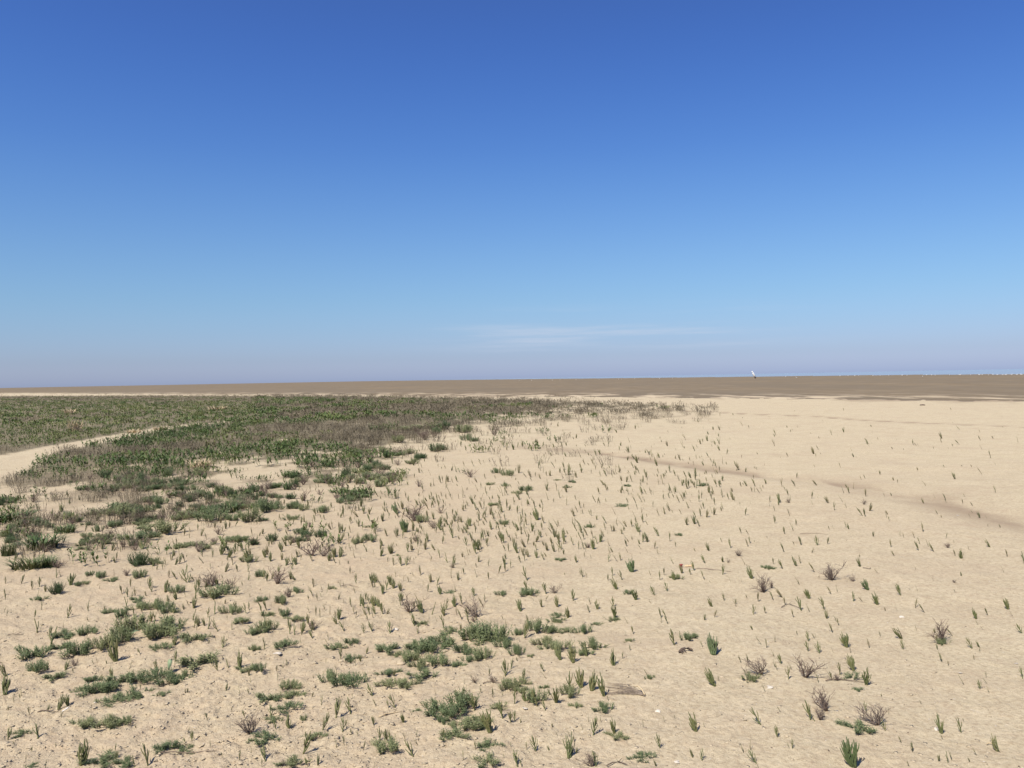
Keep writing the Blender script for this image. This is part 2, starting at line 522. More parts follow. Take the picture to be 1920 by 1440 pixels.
# ------------------------------------------------------------------ the ground: one sheet from underfoot to the horizon
ve = np.concatenate([np.linspace(2600, 900, 22)[:-1], np.arange(900, 40, -1.9), np.arange(40, 6, -.7), np.geomspace(6, .06, 46)])
rad = F * CAMH / ve
dense = np.arange(R(-43), R(43), .0021)
coarse = np.linspace(R(43), R(317), 62)
ths = np.concatenate([dense, coarse[:-1]])
nr, na = len(rad), len(ths)
TH, RR = np.meshgrid(ths, rad)
GX, GY = RR * np.sin(TH), RR * np.cos(TH)
gz = np.empty_like(GX)
for i in range(0, nr, 64):
    gz[i:i + 64] = H(GX[i:i + 64], GY[i:i + 64])
WL = water_log(GX, GY)
gz = np.where(WL > 0, -0.30, gz)
CL = coast_log(GX, GY)
damp = np.clip(np.exp(-(pldist(GX, GY, RUT)) ** 2) * .62 + np.exp(-(pldist(GX, GY, TRACK)) ** 2) * .9 + np.exp(-pldist(GX, GY, SIDE) ** 2) * .45, 0, 1)
damp = np.clip(damp * (.28 + 1.15 * sstep(.34, .60, fbm(GX / .7, GY / .9, 4, 88))), 0, 1)
damp = np.maximum(damp, .8 * np.exp(-(pldist(GX, GY, TRACK)) ** 2))
PXg, PYg = 960 + F * GX / np.maximum(GY, .01), 0
with np.errstate(all='ignore'):
    dep = np.maximum(GY, .01)
    PYg = hz(PXg) + F * (CAMH - gz) / dep
damp = np.maximum(damp, .75 * sstep(-.16, -.0, CL) * sstep(.48, .60, fbm(GX / 4, GY / 4, 4, 19)))
litter = np.where(GY > 3, marsh(np.clip(PXg, -300, 2300), PYg, GX, GY), 0) * (.35 + .65 * sstep(-.08, .15, (pl(NEAR_EDGE, np.clip(PXg, -300, 2300)) - PYg) / np.maximum(PYg - hz(PXg), 1)))
streak = sstep(0.01, .03, CL) * sstep(.42, .10, CL)
crusty = crust(GX, GY) * np.clip((22 - RR) / 12, 0, 1)
Vall = np.stack([GX, GY, gz], -1).reshape(-1, 3)
ii, jj = np.meshgrid(np.arange(nr - 1), np.arange(na), indexing='ij')
j2 = (jj + 1) % na
Q = np.stack([ii * na + jj, ii * na + j2, (ii + 1) * na + j2, (ii + 1) * na + jj], -1).reshape(-1, 4)[:, ::-1]
cq = CL.reshape(-1)[Q].mean(1); wq = WL.reshape(-1)[Q].min(1)
kind = np.where(wq > 0, 2, np.where(cq > 0, 1, 0))
def sheet(name, sel, material, attrs, label):
    q = Q[sel]
    used, inv = np.unique(q, return_inverse=True)
    me = big_mesh(name, Vall[used], inv.reshape(-1, 4), material, True, {k: v.reshape(-1)[used] for k, v in attrs.items()})
    return tag(link(name, me), label, None, None, 'structure')
g0 = sheet('ground', kind == 0, M_sand, {'damp': damp, 'litter': litter, 'crusty': crusty}, 'pale dry sandy mud with a flaky crust')
sheet('mudflat', kind == 1, M_mud, {'streak': streak}, 'brown wet mudflat reaching to the horizon')
sheet('sea', kind == 2, M_sea, {}, 'thin strip of blue sea on the right horizon')

# ground right under the feet, closing the sheet
mb = MB(); nn = 48
mb.v = [(0, 0, 0)] + [(rad[0] * 1.02 * math.sin(2 * math.pi * k / nn), rad[0] * 1.02 * math.cos(2 * math.pi * k / nn), -.03) for k in range(nn)]
mb.f = [(0, 1 + (k + 1) % nn, 1 + k) for k in range(nn)]
o = link('ground_underfoot', mb.mesh('ground_underfoot', M_sand)); tag(o, kind='structure')

# ------------------------------------------------------------------ plant prototypes (unit: height 1 for upright plants, width 1 for cushions)
def sprig_parts(kind, seed, low=False):
    """glasswort: jointed fleshy stems. returns a list of MB, main stem first"""
    r = random.Random(seed * 31 + kind)
    parts = []
    sides = 3 if low else 5
    def joint_tube(m, p0, d, ln, r0, curve, segs):
        pts = []; rad_ = []
        p = np.array(p0, float); d = np.array(d, float); d /= np.linalg.norm(d)
        for k in range(segs + 1):
            t = k / segs
            pts.append(p.copy())
            rad_.append(r0 * (1 - .45 * t) * (1.0 if low else (1.10 if k % 2 else .92)))
            d = d + np.array(curve) / segs; d /= np.linalg.norm(d)
            p = p + d * ln / segs
        m.tube(pts, rad_, sides)
        return pts
    def stem(p0, d, ln, r0, nbr, curve, split):
        m = MB()
        pts = joint_tube(m, p0, d, ln, r0, curve, 3 if low else 10)
        parts.append(m)
        side = r.uniform(0, math.pi)
        for b in range(nbr):
            t = .07 + .58 * (b + r.uniform(.1, .9)) / max(nbr, 1)
            q = t * (len(pts) - 1); i = int(q); i = min(i, len(pts) - 2); f = q - i
            pp = pts[i] * (1 - f) + pts[i + 1] * f
            a = side + math.pi * (b % 2) + (math.pi / 2 if (b // 2) % 2 else 0) + r.uniform(-.35, .35)
            tilt = r.uniform(.45, .85)
            dd = np.array([math.cos(a) * tilt, math.sin(a) * tilt, .85])
            bl = ln * (.62 * (1 - t) + .10) * r.uniform(.7, 1.15)
            bm = MB() if split else m
            joint_tube(bm, pp, dd, bl, r0 * .82, (-math.cos(a) * .45, -math.sin(a) * .45, .35), 2 if low else 6)
            if split: parts.append(bm)
    if kind == 1:
        stem((0, 0, -.03), (r.uniform(-.06, .06), r.uniform(-.06, .06), 1), 1, .040, r.choice((0, 1, 2)), (r.uniform(-.2, .2), r.uniform(-.2, .2), 0), True)
    elif kind == 2:
        stem((0, 0, -.03), (r.uniform(-.05, .05), r.uniform(-.05, .05), 1), 1, .037, r.randint(5, 9), (r.uniform(-.2, .2), r.uniform(-.2, .2), 0), True)
    else:
        ns = r.randint(5, 9) if kind == 3 else r.randint(15, 18)
        for k in range(ns):
            a = 2 * math.pi * k / ns + r.uniform(-.4, .4)
            ti = r.uniform(.05, .40) if k else .02
            ln = (1.0 if k == 0 else r.uniform(.5, .95)) 
            q = .05 * (1.6 if kind == 4 else 1)
            stem((math.cos(a) * q, math.sin(a) * q, -.03), (math.cos(a) * ti, math.sin(a) * ti, 1), ln, .030, r.randint(2, 4), (-math.cos(a) * ti * .5, -math.sin(a) * ti * .5, .1), False)
    return parts

def merge(parts):
    m = MB()
    for p in parts:
        b = len(m.v); m.v += p.v; m.f += [tuple(i + b for i in f) for f in p.f]
    return m

NV = {1: 6, 2: 12, 3: 10, 4: 2}
SPRIG = {}
for k in NV:
    SPRIG[k] = []
    for s in range(NV[k]):
        ps = sprig_parts(k, s + 1)
        gm = M_glass_d if k == 4 else M_glass
        SPRIG[k].append(([p.mesh('stem', gm) for p in ps], merge(ps).mesh('glasswort', gm)))
SPRIG_LOW = {k: [merge(sprig_parts(k, s + 40, True)).arrays() for s in range(5)] for k in (1, 2, 3)}

def cushion_parts(seed, nshoot=58, flatn=.38, leafl=.105, tall=False):
    """sea-blite: leafy shoots fanning low over the ground from a few woody runners; width about 1"""
    r = random.Random(seed)
    fol, wood = MB(), MB()
    nrun = r.randint(4, 6)
    runs = []
    for k in range(nrun):
        a = 2 * math.pi * k / nrun + r.uniform(-.5, .5); L = r.uniform(.22, .40)
        pts = [np.array([0, 0, .0])] + [np.array([math.cos(a) * L * t + r.uniform(-.03, .03), math.sin(a) * L * t + r.uniform(-.03, .03), .015 + .03 * t]) for t in (.35, .7, 1)]
        wood.tube(pts, (.016, .013, .010, .006), 4)
        runs.append(pts)
    for k in range(nshoot):
        pts = r.choice(runs); t = r.random() ** .8 * 3; i = min(int(t), 2); f = t - i
        p = pts[i] * (1 - f) + pts[i + 1] * f
        a = math.atan2(p[1], p[0]) + r.gauss(0, .8)
        rr = math.hypot(p[0], p[1])
        out = min(1.0, .18 + rr * 2.0) * r.uniform(.5, 1.1)
        L = flatn * r.uniform(.5, 1.05) * (1.0 if not tall else 1.25) * (1.05 - .5 * rr / .45)
        d = np.array([math.cos(a) * out, math.sin(a) * out, 1.0 - .35 * out]); d /= np.linalg.norm(d)
        q = p.copy(); spine = [q.copy()]
        for s in range(4):
            d = d + np.array([r.uniform(-.1, .1), r.uniform(-.1, .1), .16]); d /= np.linalg.norm(d)
            q = q + d * L / 4; spine.append(q.copy())
        fol.tube(spine, (.010, .010, .009, .008, .005), 3)
        nl = 9
        for s in range(nl):
            t2 = .12 + .88 * s / (nl - 1); u = t2 * 4; iu = min(int(u), 3); fu = u - iu
            pp = spine[iu] * (1 - fu) + spine[iu + 1] * fu
            b = s * 2.4 + r.uniform(-.4, .4)
            ax = spine[iu + 1] - spine[iu]; ax /= np.linalg.norm(ax)
            e1 = np.cross(ax, (0, 0, 1.0) if abs(ax[2]) < .9 else (1., 0, 0)); e1 /= np.linalg.norm(e1); e2 = np.cross(ax, e1)
            dl = ax * .75 + (e1 * math.cos(b) + e2 * math.sin(b)) * .75
            fol.leaf(pp, dl, leafl * r.uniform(.7, 1.2), .019, ax)
    return fol, wood

CUSH = []
for s in range(9):
    f, w = cushion_parts(100 + s)
    CUSH.append((f.mesh('foliage', M_cush), w.mesh('runner', M_wood), merge([f, w]).mesh('cushion', M_cush)))
DOME = []
for s in range(4):
    f, w = cushion_parts(200 + s, 95, .50, .10, True)
    DOME.append((f.mesh('foliage', M_cush_d), w.mesh('runner', M_wood), merge([f, w]).mesh('dome', M_cush_d)))

def dead_parts(seed, spread=.55, n=None, thick=.020):
    """bare twiggy bush, height about 1: a list of main branches with their twigs"""
    r = random.Random(seed)
    out = []
    n = n or r.randint(10, 14)
    for k in range(n):
        m = MB()
        def grow(p, d, L, rr, depth):
            pts = [p.copy()]; q = p.copy(); dd = d.copy()
            for s in range(4):
                dd = dd + np.array([r.gauss(0, .16), r.gauss(0, .16), r.gauss(.03, .1)]); dd /= np.linalg.norm(dd)
                q = q + dd * L / 4
                q[2] = max(q[2], .01)
                pts.append(q.copy())
            m.tube(pts, [rr * (1 - .6 * t / 4) for t in range(5)], 4 if depth == 0 else 3)
            if depth < 2:
                for _ in range(r.randint(4, 6) if depth == 0 else r.randint(1, 3)):
                    i = r.randint(1, 4)
                    e = dd + np.array([r.gauss(0, .55), r.gauss(0, .55), r.gauss(.1, .35)]); e /= np.linalg.norm(e)
                    grow(pts[i].copy(), e, L * r.uniform(.3, .6), rr * .55, depth + 1)
        a = 2 * math.pi * k / n + r.uniform(-.5, .5); ti = spread * r.uniform(.3, 1.6)
        d = np.array([math.cos(a) * ti, math.sin(a) * ti, 1]); d /= np.linalg.norm(d)
        grow(np.array([math.cos(a) * .03, math.sin(a) * .03, -.02]), d, r.uniform(.5, .85), thick, 0)
        out.append(m)
    return out
DEAD = {'n': [], 'p': []}
for s in range(6):
    ps = dead_parts(300 + s)
    DEAD['n'].append([p.mesh('branch', M_dead) for p in ps])
    DEAD['p'].append([p.mesh('branch', M_deadp) for p in dead_parts(340 + s, .45)])

def grass_mb(seed, n=90, spread=.5, h=1.0):
    r = random.Random(seed); m = MB()
    for k in range(n):
        a = r.uniform(0, 2 * math.pi); q = spread * math.sqrt(r.random())
        p = np.array([math.cos(a) * q, math.sin(a) * q * .8, -.02])
        b = a + r.gauss(0, .8); L = h * r.uniform(.55, 1.1)
        pts = []; out = r.uniform(.2, .9)
        for t in (0, .3, .6, .85, 1):
            pts.append(p + np.array([math.cos(b) * out * t * t * L * .8, math.sin(b) * out * t * t * L * .8, L * (t - .42 * out * t * t)]))
        m.blade(pts, [.045, .042, .034, .020, .004], (-math.sin(b), math.cos(b), 0))
    return m
GRASS = [grass_mb(400 + s, 150).mesh('blades', M_grass) for s in range(4)]

LEAN = np.array([-.16, .34])     # the plants lean with the prevailing wind
def leaned(o, x, y, z, s, spin, lean=1.0, jit=.19):
    lx, ly = LEAN * lean + np.array([rnd.gauss(0, jit), rnd.gauss(0, jit)])
    zax = Vector((lx, ly, 1)).normalized()
    q = Vector((0, 0, 1)).rotation_difference(zax)
    m = q.to_matrix().to_4x4() @ Matrix.Rotation(spin, 4, 'Z')
    o.matrix_world = Matrix.Translation((x, y, z)) @ m @ Matrix.Diagonal((*((s, s, s) if np.isscalar(s) else s), 1))

# ------------------------------------------------------------------ plants read off the photograph: tiles of 4x enlargement, (x, y of foot, height, form)
T = {}
T[(0, 1160)] = dict(
 s=[(280,100,110,1),(370,240,190,2),(870,320,190,3),(1310,200,100,3),(1320,320,90,2),(1560,190,70,1),(1670,220,100,2),(1350,100,100,2),(1630,390,110,2),(1715,370,80,1),(1800,370,140,3),(40,430,110,3),(40,570,160,3),(100,620,50,1),(160,580,60,1),(490,390,90,3),(700,340,40,1),(970,380,50,1),(1180,390,90,2),(840,450,90,2),(460,740,70,1),(440,680,120,3),(510,650,90,3),(60,910,100,2),(285,900,120,2),(610,1100,190,3),(650,1060,130,2),(1110,1100,170,2),(1010,1112,90,1),(340,1120,60,1),(1440,915,80,2),(1580,960,50,1),(1480,50,80,3),(1270,500,60,2),(300,90,50,1),(380,120,80,2),(730,330,40,1),(795,320,30,1)],
 c=[(480,150,180,70),(640,130,140,80),(230,310,220,110),(290,410,120,110),(590,290,180,120),(770,240,160,120),(900,200,160,150),(1000,110,220,140),(1180,170,220,150),(1250,100,220,120),(1200,240,120,60),(1440,180,200,70),(400,460,150,60),(450,240,160,60),(1470,370,260,60),(1870,400,140,60),(1170,470,160,100),(1290,500,180,100),(1380,450,100,70),(1030,480,160,90),(880,500,180,90),(740,580,200,110),(850,650,180,80),(1010,600,180,90),(800,540,160,80),(690,480,120,60),(600,550,100,50),(1220,580,90,40),(660,830,200,100),(820,830,180,110),(910,800,120,80),(170,880,120,50),(1260,1000,180,90),(1390,1010,140,60),(770,1110,220,80),(930,1110,160,60),(230,1120,90,40),(1900,130,100,60),(1900,240,60,50),(1900,930,80,40),(1800,40,140,50)],
 d=[(1870,860,160,'n'),(560,360,70,'n')])
T[(480, 1160)] = dict(
 s=[(660,95,90,2),(870,90,60,1),(340,120,90,2),(425,150,80,2),(290,120,100,1),(65,230,90,1),(635,300,90,2),(240,345,40,2),(155,395,50,2),(1870,430,130,2),(1910,380,90,2),(1875,70,70,1),(1840,270,30,1),(875,580,110,2),(490,650,70,1),(600,745,160,2),(710,715,130,2),(1045,670,115,2),(500,835,140,2),(650,850,110,2),(110,730,90,2),(245,820,120,3),(150,830,80,2),(885,800,80,2),(1105,780,80,3),(1775,590,70,2),(1845,585,50,1),(1640,690,130,2),(1760,860,180,3),(1850,750,140,2),(1910,780,100,2),(1550,590,80,2),(355,1015,180,2),(930,920,100,2),(990,930,110,2),(1020,920,100,2),(1180,1035,140,2),(70,1070,130,2),(390,1110,70,2),(1410,900,80,2),(45,1110,60,2),(1560,495,40,1),(1520,520,30,1),(1750,430,50,2),(1420,970,30,1)],
 c=[(60,100,140,100),(290,20,120,50),(215,220,150,70),(10,240,60,40),(600,230,120,60),(710,200,110,60),(710,320,110,60),(1225,50,110,40),(35,400,80,80),(565,490,140,110),(710,520,190,120),(260,540,140,90),(255,610,160,80),(80,630,190,80),(230,700,160,60),(140,780,120,60),(360,770,60,60),(85,930,180,60),(435,910,140,60),(980,1020,200,140),(1740,980,170,80),(1720,1110,200,80),(270,1110,180,80),(1470,110,110,50),(1590,170,120,120),(980,260,180,80),(1200,240,160,80),(1300,270,200,120),(1400,210,220,110),(1360,360,160,110),(1150,330,160,100),(1220,380,120,80),(1680,170,200,150),(1790,200,240,150),(1700,320,140,110),(1560,270,160,90),(1860,230,120,90),(1600,330,100,60),(1500,370,110,60),(1000,430,140,60),(1010,520,160,80),(1130,530,160,90),(1260,450,170,80),(1050,290,90,50),(1350,720,180,110),(1450,760,200,120),(1560,700,200,160),(1590,850,200,110),(1690,820,160,100),(1480,910,200,90),(1550,640,100,80),(1400,790,100,70),(1480,820,100,60),(1900,540,120,100),(1200,710,70,40),(1820,690,140,50)],
 d=[(420,80,90,'n'),(1640,480,55,'p'),(1780,480,60,'p'),(1640,30,60,'p'),(200,1105,50,'n')])
T[(960, 1160)] = dict(
 s=[(95,145,140,2),(360,310,120,3),(460,330,140,3),(560,280,110,3),(760,350,130,3),(830,300,50,2),(885,240,40,2),(1220,200,130,2),(1510,270,170,4),(240,400,80,2),(85,460,90,2),(520,515,150,3),(600,540,160,3),(690,580,180,3),(440,560,160,2),(330,630,140,3),(100,620,110,3),(250,690,90,2),(190,660,140,2),(20,640,100,2),(20,770,80,2),(610,875,140,2),(770,860,120,3),(180,995,120,2),(430,1045,190,3),(1110,970,110,2),(1380,845,150,3),(1520,505,150,3),(1865,795,140,2),(1425,1065,90,2),(1830,1085,110,2),(1090,100,30,1),(1120,30,50,1),(1170,40,60,2),(1430,215,50,1),(1870,195,60,1),(1910,220,70,1),(1720,335,60,2),(1770,330,60,2),(630,1110,120,2),(40,1110,130,2),(75,1115,60,2),(510,1110,40,1),(910,115,60,2),(855,130,30,1),(870,40,50,1),(725,620,40,1),(800,1080,40,1)],
 c=[(200,110,150,110),(310,110,90,60),(430,110,110,50),(545,120,90,100),(240,210,140,80),(340,250,180,90),(600,230,140,90),(530,280,120,60),(40,130,80,60),(40,280,100,100),(330,30,120,40),(1320,170,100,70),(1370,150,60,40),(1030,460,70,45),(480,670,80,50),(690,700,130,80),(790,910,150,60),(980,1070,150,60),(60,500,120,70),(60,560,120,60),(170,640,140,120),(440,590,130,100),(235,530,80,40),(1790,470,110,70),(880,175,70,30),(760,20,90,40),(640,50,70,30),(140,290,60,30)],
 d=[(1870,420,150,'n'),(600,1108,120,'n')])
T[(1440, 1160)] = dict(
 s=[(485,105,70,2),(530,50,50,2),(305,170,80,2),(300,245,80,2),(360,145,40,1),(385,260,95,2),(590,215,120,3),(620,255,50,1),(490,255,40,1),(100,340,80,2),(45,285,50,1),(70,390,60,1),(155,455,100,2),(175,380,50,1),(350,410,50,2),(760,220,70,2),(1000,150,110,3),(1015,230,80,2),(1115,90,40,1),(1385,130,60,2),(1530,225,90,2),(1585,245,40,1),(1305,325,70,2),(1545,310,40,2),(1905,110,80,2),(1470,495,70,1),(1590,530,75,2),(1645,490,40,1),(1660,555,45,1),(1910,450,90,2),(480,460,80,2),(540,420,100,2),(640,390,130,3),(740,495,140,3),(740,705,90,1),(320,760,150,2),(350,770,80,1),(880,840,90,2),(1300,860,150,3),(1310,905,40,2),(1450,855,120,2),(1720,995,130,3),(70,890,90,2),(1085,1000,70,2),(1350,1080,85,1),(1380,1065,65,1),(640,1108,215,4),(1060,1110,40,2)],
 c=[(670,855,200,80),(630,460,150,60),(670,545,80,30),(1310,200,80,60)],
 d=[(280,440,170,'p'),(1310,180,150,'p'),(440,690,180,'p'),(390,760,100,'n'),(820,800,180,'n'),(520,465,60,'n')])
T[(960, 880)] = dict(
 s=[(40,330,60,2),(110,420,70,2),(190,380,110,3),(75,485,60,2),(310,470,70,2),(390,510,80,3),(350,545,60,2),(460,570,70,2),(10,570,60,2),(40,630,70,3),(185,665,80,3),(240,680,60,2),(65,700,60,2),(95,685,70,2),(115,835,120,2),(255,935,90,2),(340,1030,90,3),(460,985,90,2),(65,1065,100,3),(250,990,50,1),(420,1115,90,3),(500,600,60,2),(540,600,60,2),(610,600,90,3),(540,525,60,2),(610,515,70,2),(690,505,60,2),(735,630,50,1),(815,685,60,2),(870,625,50,1),(970,600,40,2),(980,545,80,2),(950,470,90,3),(860,430,50,3),(900,430,60,2),(930,410,60,2),(860,525,50,1),(1100,500,80,2),(1185,540,70,2),(1225,580,40,2),(1330,290,50,2),(1440,295,50,2),(1460,360,60,3),(1370,410,70,3),(1405,430,60,2),(1325,395,40,1),(1500,330,40,1),(1720,480,50,2),(1775,490,40,2),(1475,610,65,3),(1575,550,40,2),(1640,590,70,2),(1770,580,60,2),(1785,555,50,2),(1450,705,80,2),(1210,710,50,1),(1275,780,70,3),(1340,790,50,2),(1365,760,80,2),(1580,790,80,2),(1800,820,110,3),(1445,830,70,2),(1220,830,80,3),(1110,830,70,2),(1140,795,60,2),(825,830,80,2),(720,835,50,2),(755,800,60,2),(785,900,110,3),(900,770,110,4),(530,810,70,2),(560,810,40,1),(1040,795,40,1),(1070,945,80,2),(1165,915,80,2),(930,980,90,3),(640,1050,80,3),(580,1075,60,2),(590,1010,50,1),(760,1030,80,2),(770,1115,100,3),(1500,1030,80,3),(1590,985,60,2),(1845,990,70,2),(1685,1030,40,1),(1810,1090,80,2),(1520,1110,60,2),(1120,1115,70,2),(1160,1115,60,2),(1900,1080,60,2),(480,230,40,2),(540,290,40,2),(490,320,50,2),(640,255,50,2),(660,255,45,2),(820,180,60,2),(870,250,40,2),(940,300,50,2),(980,180,50,2),(1060,190,30,1),(1135,225,40,2),(1180,215,40,2),(1290,210,40,2),(1310,105,40,2),(1370,130,40,2),(1260,90,30,1),(1650,220,60,2),(1670,240,40,2),(1800,170,40,2),(1820,170,40,1),(1860,180,40,2),(1100,30,40,2),(1185,20,40,2),(140,60,60,3),(110,60,40,2),(260,50,40,2),(1340,60,35,2),(1460,90,35,2),(1530,110,40,3),(1560,110,35,3),(1720,130,40,2)],
 c=[(125,955,130,70),(580,440,60,30),(1255,500,50,25),(820,280,80,25),(410,140,50,25),(870,130,60,20),(455,100,60,20),(340,85,40,15),(1430,125,60,25),(360,690,90,30),(870,940,70,40),(350,1110,90,40),(1240,825,80,40),(100,165,100,40),(1900,745,50,30),(40,185,60,30)],
 d=[(320,930,80,'n'),(1890,920,120,'p'),(1620,700,30,'n'),(1705,650,55,'n'),(570,590,40,'p')])
T[(1440, 880)] = dict(
 s=[(125,485,60,2),(190,460,60,1),(370,570,80,2),(120,620,70,2),(50,315,40,1),(80,255,80,2),(15,245,50,2),(335,265,30,1),(590,290,40,1),(910,385,35,2),(1165,470,70,2),(1020,515,40,1),(1100,515,50,1),(1140,560,50,1),(1205,580,55,1),(1130,610,70,2),(1245,620,70,2),(1405,650,50,2),(1450,670,80,3),(1665,585,60,3),(1795,655,60,2),(1770,775,45,1),(1590,365,50,3),(1520,360,30,1),(690,730,70,3),(825,780,30,2),(210,725,70,3),(245,705,60,2),(110,745,80,2),(40,710,50,2),(350,770,70,2),(235,865,60,1),(475,935,60,2),(520,920,50,1),(310,970,80,3),(105,960,70,3),(130,1015,60,2),(40,980,60,2),(250,1060,110,2),(315,1070,60,1),(420,1050,100,2),(440,1120,70,3),(190,1110,60,2),(640,990,80,2),(710,995,40,2),(820,1015,100,3),(995,945,95,2),(1125,915,40,1),(1105,1040,70,2),(1175,1075,70,2),(970,1060,30,1),(1560,1120,85,3),(1650,1095,60,2),(1800,1050,90,3),(1835,1100,50,1),(750,905,90,4),(1105,755,25,1),(490,445,30,1),(640,145,50,1),(1255,215,30,1),(1185,125,40,1),(730,70,30,2),(540,390,25,1)],
 c=[(20,750,60,30)],
 d=[(480,830,140,'n'),(640,840,60,'n'),(720,265,45,'n'),(30,890,60,'p'),(160,250,40,'n'),(1350,590,40,'p'),(1400,850,30,'n')])
T[(480, 880)] = dict(
 s=[(225,575,70,3),(85,640,70,3),(110,690,70,3),(310,660,60,3),(195,680,60,3),(325,590,80,3),(585,555,80,2),(505,475,60,1),(660,480,50,2),(630,470,60,2),(770,430,60,3),(855,390,50,2),(950,390,70,3),(590,660,80,3),(630,660,90,3),(710,550,50,2),(735,610,40,1),(825,605,50,2),(950,575,60,3),(1020,630,70,3),(1060,500,70,3),(1120,470,110,4),(1180,460,70,3),(1270,600,70,3),(1170,610,60,3),(1375,430,90,3),(1475,515,110,2),(1605,425,80,3),(1585,445,40,1),(1700,485,50,2),(1720,340,60,2),(1640,600,80,3),(1665,605,90,3),(1690,600,70,2),(1860,555,60,2),(1810,530,40,2),(1895,615,60,2),(1595,645,60,1),(1570,675,30,1),(1310,690,40,2),(1030,720,60,2),(1185,710,40,1),(705,785,60,2),(430,885,70,2),(260,825,70,3),(295,835,70,3),(870,850,80,3),(895,850,80,3),(1010,865,80,3),(1045,805,50,1),(1235,795,70,2),(1180,800,40,1),(1310,850,70,3),(1080,915,50,2),(1290,920,60,2),(1465,815,70,1),(1655,810,60,1),(1745,825,60,2),(1820,780,70,2),(1870,770,70,2),(1910,740,60,2),(635,885,50,1),(660,885,40,1),(550,905,50,2),(460,985,60,2),(715,1030,70,2),(885,1025,100,3),(850,1095,80,2),(945,1070,80,2),(450,1100,70,2),(520,1060,50,1),(600,1115,60,2),(1245,1075,120,3),(1490,1030,90,3),(1545,1010,90,2),(1425,1055,90,2),(1505,1090,60,1),(750,315,50,2),(775,315,30,2),(660,305,40,1),(1060,330,90,4),(1100,300,70,3),(1305,225,40,3),(1335,240,40,2),(1280,240,35,3),(1255,165,60,2),(1380,230,40,2),(1410,260,40,2),(1470,230,35,1),(1520,220,40,1),(1560,255,35,1),(1820,215,30,3),(1690,235,30,1),(1580,160,25,1),(1720,70,40,2),(1795,70,30,2)],
 c=[(265,380,110,40),(340,490,90,50),(700,265,60,25),(870,440,80,30),(770,560,90,50),(1240,400,80,60),(1850,415,90,40),(1770,275,90,20),(1460,930,80,25),(1840,950,80,45),(50,1000,90,50),(300,930,90,50),(190,1010,90,80),(35,810,80,60),(80,1110,100,50),(220,1110,90,70),(1060,650,50,15),(500,330,90,60),(280,300,100,60),(860,540,90,60),(70,330,140,140),(630,190,40,50),(50,390,90,30),(570,900,60,30),(1750,120,60,25),(1870,130,50,30),(1800,30,60,40),(1890,50,70,50)],
 d=[(420,650,140,'p'),(510,650,110,'n'),(160,860,140,'p'),(250,960,80,'n'),(1185,390,130,'p'),(1210,540,60,'p'),(1390,330,60,'n'),(1150,1070,140,'n'),(1650,1110,150,'n'),(1480,740,40,'n'),(1330,440,70,'n'),(1610,60,70,'p'),(480,190,50,'n'),(1220,130,60,'n'),(1020,110,50,'n')])
T[(0, 880)] = dict(
 s=[(460,320,80,3),(395,355,60,2),(280,310,60,2),(625,550,70,2),(765,600,70,3),(840,610,70,3),(905,620,50,1),(1070,600,90,3),(1310,575,60,1),(1380,500,60,2),(1420,515,50,1),(1510,500,60,3),(1660,640,100,3),(1720,660,80,3),(1745,720,70,2),(1690,770,70,3),(1780,770,60,2),(1855,690,120,3),(1305,655,60,3),(1345,640,60,1),(1520,655,60,2),(1595,660,60,2),(1400,850,120,2),(1465,970,140,2),(1240,920,90,3),(980,885,70,2),(1120,890,90,2),(915,940,70,2),(745,895,40,1),(855,800,50,1),(530,870,100,3),(295,880,80,2),(240,900,70,2),(340,920,60,3),(455,800,50,1),(160,860,70,2),(40,860,60,2),(285,950,50,1),(505,1115,110,2),(660,1060,80,1),(260,1115,60,2),(950,1030,80,1),(985,980,60,1),(1245,720,60,1),(685,690,40,1),(820,700,40,1),(1220,750,50,1),(1055,870,30,1),(50,1100,50,1),(1560,1110,80,2)],
 c=[(1160,710,100,50),(1040,820,90,70),(670,800,60,40),(750,820,80,60),(840,850,90,45),(640,865,70,35),(580,880,50,40),(1330,930,90,70),(1060,1060,150,70),(1180,1060,120,90),(1260,1080,140,80),(1030,990,110,40),(810,1090,100,50),(910,1120,100,80),(1730,1090,120,80),(1640,960,200,110),(290,985,100,40),(850,340,200,90),(930,370,150,110),(700,350,120,40),(850,440,120,60),(735,470,70,80),(1190,270,100,60),(1040,540,200,80),(1220,490,220,110),(1590,400,160,130),(1740,390,100,60),(1400,370,160,60),(660,420,80,30),(650,510,90,40),(350,440,90,50),(1880,400,140,140),(1870,700,100,60)],
 o=[(430,940,130,95),(1045,735,190,115)],
 g=[(280,605,330,150),(470,490,160,110),(90,400,230,130),(200,760,260,150),(330,740,180,110),(50,660,110,170),(1700,330,220,110),(1520,330,160,90)],
 d=[(430,740,75,'p'),(180,400,80,'p'),(1580,880,140,'n'),(1720,900,110,'n'),(1640,490,60,'p'),(1490,620,90,'n'),(950,800,60,'n')])

sprigs, cushions, domes, grasses, deads = [], [], [], [], []
for (ox, oy), dd in T.items():
    for x, y, h, k in dd.get('s', []): sprigs.append([ox + x / 4, oy + y / 4, h / 4, k])
    for x, y, w, h in dd.get('c', []): cushions.append([ox + x / 4, oy + y / 4, w / 4, h / 4])
    for x, y, w, h in dd.get('o', []): domes.append([ox + x / 4, oy + y / 4, w / 4, h / 4])
    for x, y, w, h in dd.get('g', []): grasses.append([ox + x / 4, oy + y / 4, w / 4, h / 4])
    for x, y, h, k in dd.get('d', []): deads.append([ox + x / 4, oy + y / 4, h / 4, k])

# ------------------------------------------------------------------ single finds on the ground
named = []           # (phrase, px, py): what other labels can point to
recs = []            # (object, kind, noun, px, py, size)

def at1(px, py):
    x, y, z, d = ground_at(px, py)
    return float(x[0]), float(y[0]), float(z[0]), float(d[0])

